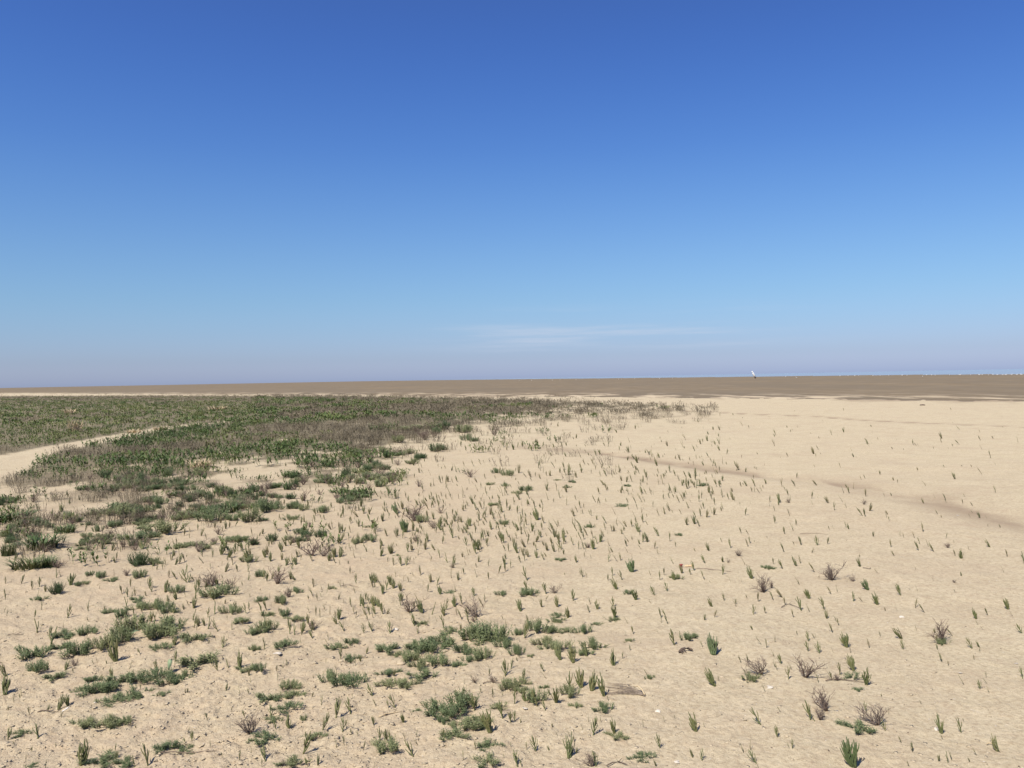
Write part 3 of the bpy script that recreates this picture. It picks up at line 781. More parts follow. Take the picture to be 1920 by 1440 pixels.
def thing(name, px, py, label, cat, group=None, phrase=None):
    x, y, z, d = at1(px, py)
    o = link(name, None); o.location = (x, y, z)
    o.empty_display_size = .02
    tag(o, label, cat, group)
    if phrase: named.append((phrase, px, py))
    return o, d / F                      # metres per photograph pixel there

def strand(m, pts, r0, r1, sides=4):
    m.tube(pts, [r0 + (r1 - r0) * i / (len(pts) - 1) for i in range(len(pts))], sides)

# fan of dry brush lying on the sand
o, s = thing('dry_brush', 1209, 1305, 'long curved fan of dry grey brush lying flat on the sand', 'brush', None, 'the curved fan of dry brush')
r = random.Random(5)
for part, n in (('brush_twigs', 22), ('brush_twigs', 20)):
    m = MB()
    for k in range(n):
        u = r.random()
        L = s * r.uniform(45, 76); top = u * s * 66; pts = []
        for t in (0, .12, .3, .5, .75, 1):
            yy = top * (t ** .75) + r.gauss(0, .004)
            zz = .003 + .012 * math.sin(math.pi * min(t * 1.1, 1)) * r.uniform(.1, 1.2)
            bend = s * 10 * (1 - t) ** 3
            pts.append((-L * t, yy + s * 8 * math.sin(t * 2.2) - bend * .2, zz))
        strand(m, pts, .0015, .0006, 3)
    link(part, m.mesh(part, M_brush), o)
m = MB(); strand(m, [(0, 0, .006), (-s * 3, s * 12, .02), (-s * 9, s * 22, .028), (-s * 16, s * 28, .022)], .005, .003, 6); link('stem', m.mesh('stem', M_straw), o)

# dark driftwood stick
o, s = thing('driftwood_stick', 1285, 1222, 'short dark gnarled driftwood stick lying on bare sand', 'stick', None, 'the dark driftwood stick')
m = MB(); strand(m, [(-s * 12, -s * 8, .008), (-s * 7, s * 1, .013), (0, s * 4, .015), (s * 6, s * 6, .014), (s * 13, s * 2, .008)], .0085, .006, 7); link('trunk', m.mesh('trunk', M_dark), o)
for q in (((-9, -2, .012), (-14, -9, .004)), ((-6, 1, .012), (-5, -10, .004)), ((-3, 2, .012), (0, -8, .003)), ((-9, -4, .01), (-9, -14, .003))):
    m = MB(); a, b = q
    strand(m, [(a[0] * s, a[1] * s, a[2]), ((a[0] + b[0]) / 2 * s, (a[1] + b[1]) / 2 * s, .011), (b[0] * s, b[1] * s, b[2])], .004, .002, 5); link('twig', m.mesh('twig', M_dark), o)

# red scrap with a curled tan leaf and a long thin stalk
o, s = thing('withered_flower', 1277, 1064, 'withered red flower head with curled tan leaves among small glassworts', 'flower', None, 'the withered red flower')
m = MB()
for k in range(9):
    a = k * .7; m.leaf((0, 0, .012), (math.cos(a), math.sin(a), .7 + .3 * (k % 3)), .024, .014, (0, 0, 1))
m.blob((0, 0, .010), (.011, .010, .009), 3); link('petals', m.mesh('petals', M_red), o)
m = MB()
for k, (x_, y_) in enumerate(((6, -2), (10, 1), (14, -1), (18, 2))):
    m.blade([(s * x_, s * y_, .004), (s * (x_ + 2), s * (y_ + 3), .016), (s * (x_ + 5), s * (y_ + 1), .010), (s * (x_ + 7), s * (y_ - 2), .003)], [.012, .022, .020, .004], (0.2, 1, .2))
link('dry_leaf', m.mesh('dry_leaf', M_tan), o)
o, s = thing('thin_twig', 1325, 1068, 'long thin reddish twig lying on sand right of the withered flower', 'twig')
m = MB(); strand(m, [(-s * 18, s * 6, .004), (0, s * 1, .007), (s * 22, -s * 12, .006), (s * 42, -s * 26, .004)], .0022, .0015, 5); link('stalk', m.mesh('stalk', M_deadp), o)
m = MB(); strand(m, [(s * 2, 0, .007), (s * 6, -s * 8, .006), (s * 10, -s * 10, .004)], .002, .001, 4); link('side_shoot', m.mesh('side_shoot', M_deadp), o)

# white feather, broad leaves
o, s = thing('feather', 122, 1334, 'small white feather lying beside a glasswort tuft', 'feather', None, 'the white feather')
m = MB(); strand(m, [(-.008, -.010, .003), (0, 0, .008), (.007, .016, .012)], .0014, .0006, 4); link('quill', m.mesh('quill', M_shell), o)
m = MB()
for k in range(14):
    t = k / 13
    for sg in (-1, 1):
        p = (-.007 + .014 * t, -.008 + .024 * t, .004 + .008 * t); m.blade([p, (p[0] + sg * .006, p[1] + .005 + .002 * sg, p[2] + .001)], [.0025, .0015], (.3, 1, .2))
link('vane', m.mesh('vane', M_white), o)
def broad_leaf(px, py, ln, wd, az, rise, material, label, phrase=None):
    o, s = thing('broad_leaf', px, py, label, 'leaf', None, phrase)
    m = MB(); d = np.array([math.cos(az), math.sin(az), 0]); w = np.array([-math.sin(az), math.cos(az), 0.35])
    m.blade([d * ln * t + np.array([0, 0, .02 + rise * math.sin(t * 2.2)]) for t in (0, .15, .35, .6, .8, 1)], [wd * .15, wd * .6, wd, wd * .95, wd * .6, .002], w)
    me = m.mesh('leaf_blade', material); bl = link('leaf_blade', me, o)
    sol = bl.modifiers.new('thickness', 'SOLIDIFY'); sol.thickness = .0012
    m = MB(); strand(m, [(0, 0, -.005), tuple(d * .01 + np.array([0, 0, .02]))], .002, .0015, 5); link('stalk', m.mesh('stalk', material), o)
broad_leaf(242, 1199, .065, .018, .35, .03, M_leaf, 'broad pale green leaf lying across dark green cushions', 'the broad pale leaf')
broad_leaf(316, 1262, .030, .028, 1.3, .05, M_leaf, 'upright broad green leaf standing out of a low cushion')

# twigs lying about: (from, bend, to) in photograph pixels
TWIGS = [((1200 / 4, 1160 + 1012 / 4), (1400 / 4, 1160 + 1016 / 4), (1610 / 4, 1160 + 998 / 4), 'thin straight twig running right from a small cushion at bottom left', M_wood),
 ((70, 1160 + 704 / 4), (85, 1160 + 695 / 4), (104, 1160 + 702 / 4), 'short bent twig left of the white feather', M_wood),
 ((15, 1192), (30, 1191), (43, 1191), 'thin dark twig lying near the left edge', M_dark),
 ((710, 1346), (735, 1339), (752, 1336), 'pale root lying on the sand left of the lower green mat', M_straw),
 ((1138, 1438), (1160, 1431), (1175, 1436), 'dark twig cut by the bottom edge of the picture', M_dark),
 ((1548, 1278), (1575, 1276), (1618, 1281), 'long dark twig lying below a mixed dead bush on the right', M_dark),
 ((1465, 1140), (1480, 1134), (1498, 1141), 'short dark twig lying between three glassworts', M_dark),
 ((1618, 1066), (1630, 1068), (1633, 1066), 'tiny pinkish twig on the open sand', M_deadp),
 ((1500, 1002), (1530, 1001), (1551, 1003), 'thin dark line of twig on the far right sand', M_wood),
 ((530, 1297), (555, 1303), (583, 1302), 'thin curved twig beside the round grey cushions', M_wood),
 ((1850, 1160 + 950 / 4), (1860, 1397), (1868, 1402), 'short pale straw lying near the right edge', M_straw),
 ((640, 1100), (655, 1098), (672, 1102), 'brown twig lying in the middle of the sand', M_wood),
 ((905, 1283), (925, 1279), (944, 1284), 'curved brown twig above a low cushion near the brush fan', M_wood)]
for a, b, c_, lab, mt in TWIGS:
    P = [at1(*q) for q in (a, b, c_)]
    o = link('twig', None); o.location = P[1][:3]; tag(o, lab, 'twig')
    m = MB(); L = [tuple(np.array(p[:3]) - np.array(P[1][:3]) + (0, 0, .006)) for p in P]
    mid1 = tuple((np.array(L[0]) + np.array(L[1])) / 2 + (0, .004, .003)); mid2 = tuple((np.array(L[1]) + np.array(L[2])) / 2 + (0, -.004, .002))
    strand(m, [L[0], mid1, L[1], mid2, L[2]], .0028, .0016, 5); link('stalk', m.mesh('stalk', mt), o)
    m = MB(); e = np.array(L[1]); strand(m, [tuple(e), tuple(e + (.012, .014, .004)), tuple(e + (.018, .028, .003))], .0016, .001, 4); link('side_shoot', m.mesh('side_shoot', mt), o)

# shells: ribbed half-domes
def shell_mesh(seed):
    r = random.Random(seed); m = MB(); n, k = 13, 4
    m.v.append((0, -.5, .02))
    for j in range(1, k + 1):
        for i in range(n):
            a = math.pi * (i / (n - 1) - .5) * 1.25; t = j / k
            rib = 1 + .06 * (i % 2)
            m.v.append((math.sin(a) * t * .62 * rib, -.5 + (math.cos(a) * .95 + .05) * t * rib, .02 + .38 * math.sin(math.pi * t * .62 + .25) * math.cos(a * .8) * (1 - .55 * t * t)))
    for i in range(n - 1):
        m.f.append((0, 1 + i, 2 + i))
        for j in range(k - 1): m.f.append((1 + j * n + i, 1 + (j + 1) * n + i, 2 + (j + 1) * n + i, 2 + j * n + i))
    return m.mesh('shell', M_shell)
SH = [shell_mesh(i) for i in range(2)]
SHELLS = [((1756, 1368), 9, 'largest white shell lying at the foot of a bushy glasswort on the right', 'the largest white shell'), ((985, 1330), 9, 'pale shell left of the brush fan below a cluster of glassworts', None),
 ((1268, 1430), 9, 'pale shell at bottom edge near the centre right', None), ((522, 1226), 12, 'pale flat shell below a low cushion on the left', None), ((742, 1180), 8, 'small white shell above the large green mat', None),
 ((1297, 1069), 5, 'tiny white shell beside the withered red flower', None), ((232, 1012), 6, 'white shell left of a round cushion on the left', None), ((1800, 1263), 6, 'small white shell on open sand near a dead reddish bush', None),
 ((1906, 1245), 6, 'small white shell close to the right edge', None), ((1234, 1334), 8, 'pale half buried shell on bare sand right of the brush fan', None), ((1445, 1290), 10, 'pale flat shell right of the green cushion at a dead bush', None),
 ((1132, 1213), 5, 'tiny white shell right of the large green mat', None), ((1690, 1157), 7, 'white shell fragment beside a twin glasswort on the right', None), ((178, 1318), 5, 'tiny pale shell inside the lower left cushion row', None), ((1795, 967), 5, 'white shell fragment beside the damp strip', None)]
for (px, py), w, lab, ph in SHELLS:
    x, y, z, d = at1(px, py)
    o = link('shell', SH[rnd.randint(0, 1)]); s = w * d / F
    o.location = (x, y, z + .002); o.scale = (s, s * .9, s * .8); o.rotation_euler = (rnd.uniform(-.2, .3), rnd.uniform(-.2, .2), rnd.uniform(0, 6.28)); tag(o, lab, 'shell')
    if ph: named.append((ph, px, py))

# loose mud clods that can be told apart
CL_ = [((752, 1245), 16, 'dark shadowed mud clod under the left end of the large green mat'), ((786, 1347), 6, 'small dark clod left of the lower green mat'), ((1354, 1270), 9, 'small brown clod right of a single bushy glasswort'),
 ((832, 1222), 12, 'pale mud clod poking through the large green mat'), ((800, 1245), 13, 'rounded pale clod below the large green mat'), ((250, 1230), 14, 'flat clod between the upper left cushions'), ((330, 1172), 10, 'rough brown clod in upper left cushion group'),
 ((640, 1240), 9, 'small clod near two tiny green cushions'), ((1590, 1345), 8, 'small crumb of mud above the long low cushion'), ((1730, 760), 9, 'dark lump lying far out near the edge of the dry sand'), ((1476, 1381), 8, 'small brown clod right of a bottom glasswort')]
for i, ((px, py), w, lab) in enumerate(CL_):
    x, y, z, d = at1(px, py); s = w * d / F
    m = MB(); m.blob((0, 0, .12), (.5, .42, .30), i + 3, .28, 11, 7)
    o = link('mud_clod', m.mesh('mud_clod', M_dark if py < 800 else M_clod)); o.location = (x, y, z); o.scale = (s, s, s * .55); o.rotation_euler = (0, 0, i * 1.3); tag(o, lab, 'clod')

# ------------------------------------------------------------------ upright dead bushes, cushions, domes, grass
SIZES = ('small', 'medium sized', 'large')
def tree_copy(name, meshes, names):
    o = link(name, None); o.empty_display_size = .02
    ch = [link(n, me, o) for n, me in zip(names, meshes)]
    return o

for i, (px, py, h, k) in enumerate(deads):
    x, y, z, d = at1(px, py); s = h * d / F
    v = DEAD[k][i % 6]
    o = tree_copy('dead_bush', v, ['branch'] * len(v))
    leaned(o, x, y, z, (s * 1.35, s * 1.35, s), rnd.uniform(0, 6.28), .7)
    recs.append((o, 'dead', {'n': 'bare grey-brown dead bush', 'p': 'bare purplish dead bush'}[k], px, py, h))

def low_plant(lst, protos, name, kind, noun, hk=.68, wk=1.75):
    for i, (px, py, w, h) in enumerate(lst):
        x0, y0, z0, d0 = at1(px, py)
        dep_ = (py - hz(px)) / F
        x, y, z, d = at1(px, py - .32 * w * dep_)
        s = w * d / F * wk
        hh = np.clip((h - .55 * w * dep_) / (.42 * w), .55, 1.7) * hk
        v = protos[rnd.randrange(len(protos))]
        o = tree_copy(name, v[:2], ('foliage', 'runner')) if w >= 20 else link(name, v[2])
        o.location = (x, y, z - .004); o.scale = (s, s * rnd.uniform(.75, 1.0), s * hh)
        o.rotation_euler = (rnd.gauss(-.06, .05), rnd.gauss(-.05, .05), rnd.uniform(-.5, .5) + rnd.choice((0, math.pi)))
        recs.append((o, kind, noun, px, py, w))
low_plant(cushions, CUSH, 'sea_blite_cushion', 'cushion', 'grey-green sea-blite cushion')
low_plant(domes, DOME, 'dome_bush', 'dome', 'dark green dome bush', .72, 1.12)
for i, (px, py, w, h) in enumerate(grasses):
    x, y, z, d = at1(px, py - 2); s = w * d / F
    o = tree_copy('grass_clump', [GRASS[i % 4]], ['blades'])
    o.location = (x, y + s * .2, z); o.scale = (s * .95, s * .8, h * d / F * .72); o.rotation_euler = (0, 0, rnd.uniform(0, 6.28))
    recs.append((o, 'grass', 'arching green grass clump', px, py, w))

# ------------------------------------------------------------------ extra plants between, thinning out to the right and the distance
def patch_extra():
    r = np.random.default_rng(11)
    # the mixed belt between bare sand and marsh: cushions and dead bushes one can still tell apart
    n = 0
    while n < 290:
        px = r.uniform(0, 1000); py = r.uniform(800, 1035)
        if py < pl(NEAR_EDGE, px) - 40 or py > pl(NEAR_EDGE, px) + (105 if px < 640 else 45): continue
        x, y, z, d = at1(px, py)
        if pldist(np.array([x]), np.array([y]), PATH)[0] < 1.4: continue
        if fbm(np.array([x / 1.5]), np.array([y / 1.9]), 4, 61)[0] < r.uniform(.40, .56): continue
        n += 1
        u = r.random()
        if u < .33: cushions2.append([px, py, r.uniform(16, 34), r.uniform(8, 15)])
        elif u < .66: domes2.append([px, py, r.uniform(16, 32), r.uniform(9, 16)])
        else:
            deads2.append([px, py, r.uniform(11, 20), 'p' if r.random() < .6 else 'n'])
cushions2, domes2, deads2 = [], [], []
patch_extra()
low_plant(cushions2, CUSH, 'sea_blite_cushion', 'cushion', 'grey-green sea-blite cushion')
low_plant(domes2, DOME, 'dome_bush', 'dome', 'dark green dome bush', .72, 1.12)
for i, (px, py, h, k) in enumerate(deads2):
    x, y, z, d = at1(px, py); s = h * d / F
    v = DEAD[k][(i * 5) % 6]
    o = tree_copy('dead_bush', v, ['branch'] * len(v))
    leaned(o, x, y, z, (s * 1.3, s * 1.3, s), rnd.uniform(0, 6.28), .5)
    recs.append((o, 'dead', {'n': 'bare grey-brown dead bush', 'p': 'bare purplish dead bush'}[k], px, py, h))

# ------------------------------------------------------------------ glasswort: the 300 largest one by one, the rest as one mass
r = np.random.default_rng(23)
extra = []
while len(extra) < 1650:
    px = r.uniform(-60, 1980); py = r.uniform(766, 1060)
    v = py - hz(px)
    ne = pl(NEAR_EDGE, px)
    dn = .35 + .65 * sstep(1700, 900, px)
    dn *= sstep(1100, 900, py) * (1.0 if px < 1350 else .45) * (.35 if py < 800 else 1) * (.5 if px > 1500 and py > 860 else 1)
    if py < ne - 15 and px < 1300: dn *= .15
    if px < 760 and py > 900: dn *= .55
    if v < 50: dn *= .5
    xg, yg = flat(px, py)
    dn *= .25 + 1.5 * float(sstep(.42, .6, fbm(np.array([xg / .9]), np.array([yg / 1.1]), 3, 97))[0])
    if r.random() > dn: continue
    hh = (v * .070 + 1.2) * r.choice([.3, .4, .5, .65, .8, 1.05]) * r.uniform(.8, 1.2)
    if hh > 17: hh *= .7
    extra.append([px, py, hh, int(r.choice([1, 2, 2, 3]))])
for _ in range(330):                       # seedlings between the larger plants in front
    py = r.uniform(1000, 1440); px = r.uniform(0, 1920) if r.random() < .5 else r.uniform(0, 1100)
    extra.append([px, py, (py - hz(px)) * r.uniform(.010, .026), int(r.choice([1, 1, 2, 3]))])
for _ in range(430):                       # and a thicker belt of them left of the middle
    px = float(np.clip(r.normal(560, 230), 10, 1150)); py = r.uniform(950, 1190)
    xg, yg = flat(px, py)
    if fbm(np.array([xg / .5]), np.array([yg / .6]), 3, 103)[0] < .47: continue
    extra.append([px, py, (py - hz(px)) * r.uniform(.022, .060), int(r.choice([1, 2, 2, 3]))])
ex = np.array([e[:2] for e in extra])
exx, exy, exz, exd = ground_at(ex[:, 0], ex[:, 1])
ok = [i for i in range(len(extra)) if pldist(exx[i:i + 1], exy[i:i + 1], PATH)[0] > 1.2]
allsp = [(s[0], s[1], s[2], s[3], None) for s in sprigs] + [(*extra[i], i) for i in ok]
allsp.sort(key=lambda q: -q[2])
def split_to_mass(rows, name, material, protos, label, cat):
    Vs, Fs, Ts = [], [], []
    base = 0
    for (x, y, z, s, form, spin, lx, ly, tint) in rows:
        A, Tm = protos(form)
        c_, s_ = math.cos(spin), math.sin(spin)
        P = A * s
        X = P[:, 0] * c_ - P[:, 1] * s_ + lx * P[:, 2]; Y = P[:, 0] * s_ + P[:, 1] * c_ + ly * P[:, 2]
        Vs.append(np.stack([X + x, Y + y, P[:, 2] + z], -1)); Fs.append(Tm + base); base += len(A)
        Ts.append(np.full(len(A), tint))
    V = np.concatenate(Vs); Fc = np.concatenate(Fs)
    o = link(name, big_mesh(name, V, Fc, material, True, {'tint': np.concatenate(Ts)}))
    return tag(o, label, cat, None, 'stuff')
FORM = {1: 'slender little-branched glasswort', 2: 'branching glasswort sprig', 3: 'bushy glasswort', 4: 'dense dark glasswort clump'}
px_ = np.array([q[0] for q in allsp]); py_ = np.array([q[1] for q in allsp])
SX, SY, SZ, SD = ground_at(px_, py_)
rest = []
NSINGLE = 300
for i, (px, py, h, k, _) in enumerate(allsp):
    s = h * SD[i] / F
    if i < NSINGLE:
        v = SPRIG[k][rnd.randrange(NV[k])]
        if h >= 17: o = tree_copy('glasswort', v[0], ['main_stem'] + ['side_stem'] * (len(v[0]) - 1)) if k <= 2 else tree_copy('glasswort', v[0], ['stem'] * len(v[0]))
        else: o = link('glasswort', v[1])
        wd = s * rnd.uniform(.9, 1.15)
        leaned(o, SX[i], SY[i], SZ[i], (wd, wd, s), rnd.uniform(0, 6.28))
        recs.append((o, 'glasswort', FORM[k], px, py, h))
    else:
        rest.append((SX[i], SY[i], SZ[i], s, min(k, 3), rnd.uniform(0, 6.28), LEAN[0] + rnd.gauss(0, .2), LEAN[1] + rnd.gauss(0, .2), rnd.random()))
split_to_mass(rest, 'small_glassworts', M_glass_s, lambda k: SPRIG_LOW[k][rnd.randrange(5)], 'countless small glasswort sprigs dotting the sand farther off', 'glasswort')

# ------------------------------------------------------------------ the marsh: green turf and grey-brown brush, too many to count
def low_shrub(seed, nst, nleaf, h, tall, leafw, leafl):
    r = random.Random(seed); m = MB(); tips = []
    for k in range(nst):
        a = 2 * math.pi * k / nst + r.uniform(-.5, .5); o_ = r.uniform(.1, .9)
        q_ = .45 * math.sqrt(r.random()); p = np.array([math.cos(a) * q_, math.sin(a) * q_, -.03]); L = h * r.uniform(.55, 1)
        e = p + np.array([math.cos(a) * o_ * L * .55, math.sin(a) * o_ * L * .55, L])
        mid = (p + e) / 2 + np.array([r.uniform(-.04, .04), r.uniform(-.04, .04), .03])
        w = .016
        m.blade([p, mid, e], [w, w, w * .5], (math.cos(a + 1.2), math.sin(a + 1.2), 0))
        tips.append((p, mid, e))
    for k in range(nleaf):
        p, mid, e = r.choice(tips); t = r.uniform(.25, 1.05)
        q = (p + (mid - p) * t * 2) if t < .5 else (mid + (e - mid) * (t * 2 - 1))
        a = r.uniform(0, 6.28)
        d = np.array([math.cos(a), math.sin(a), r.uniform(.2, 1.3) * tall]); d /= np.linalg.norm(d)
        w = np.cross(d, (0, 0, 1)); w /= np.linalg.norm(w) + 1e-9
        L = leafl * r.uniform(.6, 1.3)
        if nleaf < 20: m.blade([q, q + d * L], [leafw, leafw * .4], w)
        else: m.blade([q, q + d * L * .5 + w * .01, q + d * L], [leafw * .7, leafw, .004], w)
    return m.arrays()
GREENP = [low_shrub(500 + s, 7, 46, .48, 1.2, .054, .17) for s in range(6)]
BROWNP = [low_shrub(520 + s, 16, 28, .60, .9, .024, .20) for s in range(6)]
GREENF = [low_shrub(540 + s, 5, 18, .50, 1.2, .12, .28) for s in range(6)]
BROWNF = [low_shrub(560 + s, 9, 16, .66, .9, .060, .30) for s in range(6)]
r = np.random.default_rng(31)
rows = {'g': [], 'b': []}
N = 420000
cx = r.uniform(-260, 1352, N); cy = r.uniform(739, 1065, N)
vv = np.maximum(cy - hz(cx), 6)
wpx = .36 * vv / CAMH                       # how wide a plant looks there: keep the cover even
keep = r.random(N) < np.clip(17.0 / wpx ** 2 * (1612 * 326 / N), 0, 1)
cx, cy, vv = cx[keep], cy[keep], vv[keep]
mx, my, mz, md = ground_at(cx, cy)
mk = marsh(cx, cy, mx, my)
nd_ = cy - pl(NEAR_EDGE, cx)
scat = .16 * sstep(140, 0, nd_) * (cx < 1150) * (fbm(mx / .7, my / .8, 3, 63) > .5) * (pldist(mx, my, PATH) > 1.3)
keep = (r.random(len(cx)) < np.maximum(mk, scat)) & (coast_log(mx, my) < -.02)
cx, cy, vv, mx, my, mz = cx[keep], cy[keep], vv[keep], mx[keep], my[keep], mz[keep]
tone = fbm(mx / 2.6, my / 3.4, 3, 71) + .16 * (r.random(len(cx)) - .5)
abovepath = (my > np.interp(mx, [p[0] for p in PATH], [p[1] for p in PATH])) & (cx < 480)
greenish = np.where(abovepath, .78 - .26 * sstep(764, 746, cy), .57) - .20 * sstep(480, 950, cx) - .22 * sstep(9, 2, cy - pl(FAR_EDGE, cx))
tint_ = np.clip(.45 + .22 * abovepath + 1.3 * (fbm(mx / 1.1, my / 1.6, 2, 91) - .5) + r.normal(0, .2, len(cx)), 0, 1)
for i in range(len(cx)):
    g_ = tone[i] < greenish[i]
    s = (r.uniform(.24, .40) if g_ else r.uniform(.26, .42)) * (.8 if abovepath[i] else 1) * (1.0 if cy[i] < 880 else .7)
    lx, ly = LEAN * .5 + r.normal(0, .15, 2)
    rows['g' if g_ else 'b'].append((mx[i], my[i], mz[i], s, bool(vv[i] < 75), r.uniform(0, 6.28), lx, ly, tint_[i]))
split_to_mass(rows['g'], 'marsh_turf', M_green_s, lambda far: (GREENF if far else GREENP)[rnd.randrange(6)], 'dense green salt marsh turf covering the far left', 'marsh plants')
split_to_mass(rows['b'], 'marsh_brush', M_dead_s, lambda far: (BROWNF if far else BROWNP)[rnd.randrange(6)], 'grey-brown dead brush mixed through the far marsh', 'marsh plants')

# straw-coloured clumps in the marsh
for px, py, w, h, lab in ((140, 810, 26, 32, 'upright tan straw clump standing in the green marsh above the bare path'), (131, 777, 22, 14, 'low tan straw heap behind the upright straw clump'), (407, 770, 30, 13, 'wide low straw heap in the far marsh near the middle left'),
                          (375, 876, 40, 20, 'yellowish curled straw clump in front of dark green bushes'), (250, 812, 26, 10, 'pale dry grass clump on the edge of the bare path'), (300, 806, 24, 9, 'pale dry grass patch along the narrow end of the bare path')):
    x, y, z, d = at1(px, py)
    m = grass_mb(600 + px, 80, .5, 1.0)
    o = link('straw_clump', None); o.location = (x, y, z); o.scale = (w * d / F, w * d / F, h * d / F); tag(o, lab, 'straw')
    link('straw_blades', m.mesh('straw_blades', M_straw), o)

# ------------------------------------------------------------------ crumbs and chips of crust, shell grit
r = np.random.default_rng(41)
def chips(name, n, pxr, pyr, smin, smax, material, label, wfun, hz_=.13):
    pts = []
    px = r.uniform(*pxr, n * 3); py = pyr[0] + (pyr[1] - pyr[0]) * r.random(n * 3) ** .8
    x, y, z, d = ground_at(px, py)
    keep = r.random(n * 3) < wfun(x, y)
    x, y, z, d = x[keep][:n], y[keep][:n], z[keep][:n], d[keep][:n]
    n = len(x)
    base = np.array([(1, 0, 0), (.3, .9, 0), (-.8, .55, 0), (-.8, -.6, 0), (.35, -.95, 0), (.05, .05, 1), (0, 0, -.6)])
    tri = np.array([(0, 1, 5), (1, 2, 5), (2, 3, 5), (3, 4, 5), (4, 0, 5), (1, 0, 6), (2, 1, 6), (3, 2, 6), (4, 3, 6), (0, 4, 6)])
    s = (smin + (smax - smin) * r.random(n) ** 3)
    jit = 1 + r.uniform(-.4, .4, (n, 7, 1))
    a = r.uniform(0, 6.28, n); ca, sa = np.cos(a)[:, None], np.sin(a)[:, None]
    B = base[None] * jit
    X = (B[:, :, 0] * ca - B[:, :, 1] * sa * .7) * s[:, None] + x[:, None]
    Y = (B[:, :, 0] * sa + B[:, :, 1] * ca * .7) * s[:, None] + y[:, None]
    Z = B[:, :, 2] * s[:, None] * hz_ + z[:, None] + r.normal(0, .3, n)[:, None] * s[:, None] * B[:, :, 0] * .35
    V = np.stack([X, Y, Z], -1).reshape(-1, 3)
    Fc = (tri[None] + (np.arange(n) * 7)[:, None, None]).reshape(-1, 3)
    o = link(name, big_mesh(name, V, Fc, material, False)); tag(o, label, 'crumbs', None, 'stuff')
chips('mud_crumbs', 17000, (-80, 2000), (860, 1470), .0025, .015, M_clod, 'loose crumbs and flakes of dry mud crust on the near sand', lambda x, y: .10 + .9 * np.clip(crust(x, y) - .3, 0, 1))
chips('shell_grit', 900, (-80, 2000), (820, 1470), .002, .007, M_shell, 'scattered tiny white shell fragments on the sand', lambda x, y: np.ones_like(x))
chips('plant_debris', 1500, (-80, 2000), (780, 1470), .002, .0065, M_dark, 'scattered tiny dark plant debris on the sand', lambda x, y: np.ones_like(x), .5)

# ------------------------------------------------------------------ far out: leaning marker and white birds along the water's edge
x, y, z, d = at1(1417, hz(1417) + 8.5)
o = link('marker_post', None); o.location = (x, y, z); tag(o, 'leaning white channel marker stranded on the mudflat near the water', 'marker')
hh = 15.5 * d / F
m = MB()
q = [(0, .12), (.08, .34), (.18, .38), (.24, .30)]
m.tube([(0, 0, a * hh) for a, b in q], [b * .9 for a, b in q], 12); link('float_base', m.mesh('float_base', M_hull), o)
m = MB(); m.tube([(0, 0, a * hh) for a in (.23, .40, .7, .86)], (.36, .44, .38, .26), 12); link('white_body', m.mesh('white_body', M_paint), o)
m = MB(); m.tube([(0, 0, .86 * hh), (0, 0, .93 * hh)], (.09, .09), 8); m.blob((0, 0, .965 * hh), (.32, .32, .22), 2, .04, 10, 6); link('topmark', m.mesh('topmark', M_paint), o)
o.rotation_euler = (R(6), R(-31), R(10))

def bird_meshes():
    b = MB(); b.blob((0, 0, .36), (.17, .36, .16), 1, .03, 10, 7); b.tube([(0, -.30, .37), (0, -.44, .38), (0, -.54, .37)], (.09, .07, .03), 6)
    b.tube([(0, .27, .42), (0, .36, .52), (0, .38, .60)], (.075, .055, .05), 6); b.blob((0, .41, .63), (.06, .085, .06), 2, .02, 8, 6)
    bl = MB(); bl.tube([(0, .48, .625), (0, .56, .61)], (.018, .008), 5)
    w = MB()
    for sg in (-1, 1): w.blob((sg * .14, -.08, .40), (.045, .34, .10), 4, .04, 8, 6)
    lg = []
    for sg in (-1, 1):
        q = MB(); q.tube([(sg * .06, 0, .24), (sg * .06, .02, .10), (sg * .06, 0, .0)], (.014, .010, .010), 4); q.tube([(sg * .06, -.01, .005), (sg * .06, .08, .004)], (.015, .008), 4); lg.append(q)
    return [b.mesh('bird_body', M_white), w.mesh('wings', M_grey), bl.mesh('bill', M_bill)] + [q.mesh('leg', M_bill) for q in lg]
BM = bird_meshes()
birds = []
for zx, zy in ((580, 135), (640, 146), (885, 135), (930, 131), (968, 130), (990, 132), (1070, 133), (1110, 130), (1160, 129), (1235, 128), (1262, 126), (1350, 141), (1372, 128), (1400, 127), (1420, 126), (1500, 125), (1560, 124), (1620, 122), (1668, 120), (1685, 119), (1720, 125), (1745, 124), (1770, 120), (1800, 123), (1818, 122), (1850, 120), (1880, 119), (1905, 120)):
    birds.append((1280 + zx / 3, 660 + zy / 3))
for zx, zy in ((1187, 160), (1560, 155), (1575, 154), (1650, 152), (1790, 150), (1450, 155), (1320, 157), (1230, 158), (1070, 161), (1000, 163), (1862, 149)):
    birds.append((640 + zx / 3, 660 + zy / 3))
for i, (px, py) in enumerate(birds):
    v = max(py - hz(px), .5)
    v0 = math.exp(0) 
    lim = np.interp(px, [760, 860, 980, 1100, 1280, 1440, 1600, 1760, 1920], [1.1, 1.6, 2.4, 3.4, 5.0, 6.4, 7.6, 9.4, 12.0])
    v = max(v, lim)
    x, y = flat(px, hz(px) + v, -.28)
    z = float(H(np.array([x]), np.array([y]))[0])
    o = tree_copy('white_bird', BM, ['bird_body', 'wings', 'bill', 'leg', 'leg'])
    sc = rnd.uniform(.45, .75) * (1.3 if v < 5 else 1)
    o.location = (x, y, z); o.scale = (sc, sc, sc); o.rotation_euler = (0, 0, rnd.uniform(0, 6.28))
    tag(o, 'small white bird standing on the mud along the distant waterline', 'bird', 'white birds along the waterline')

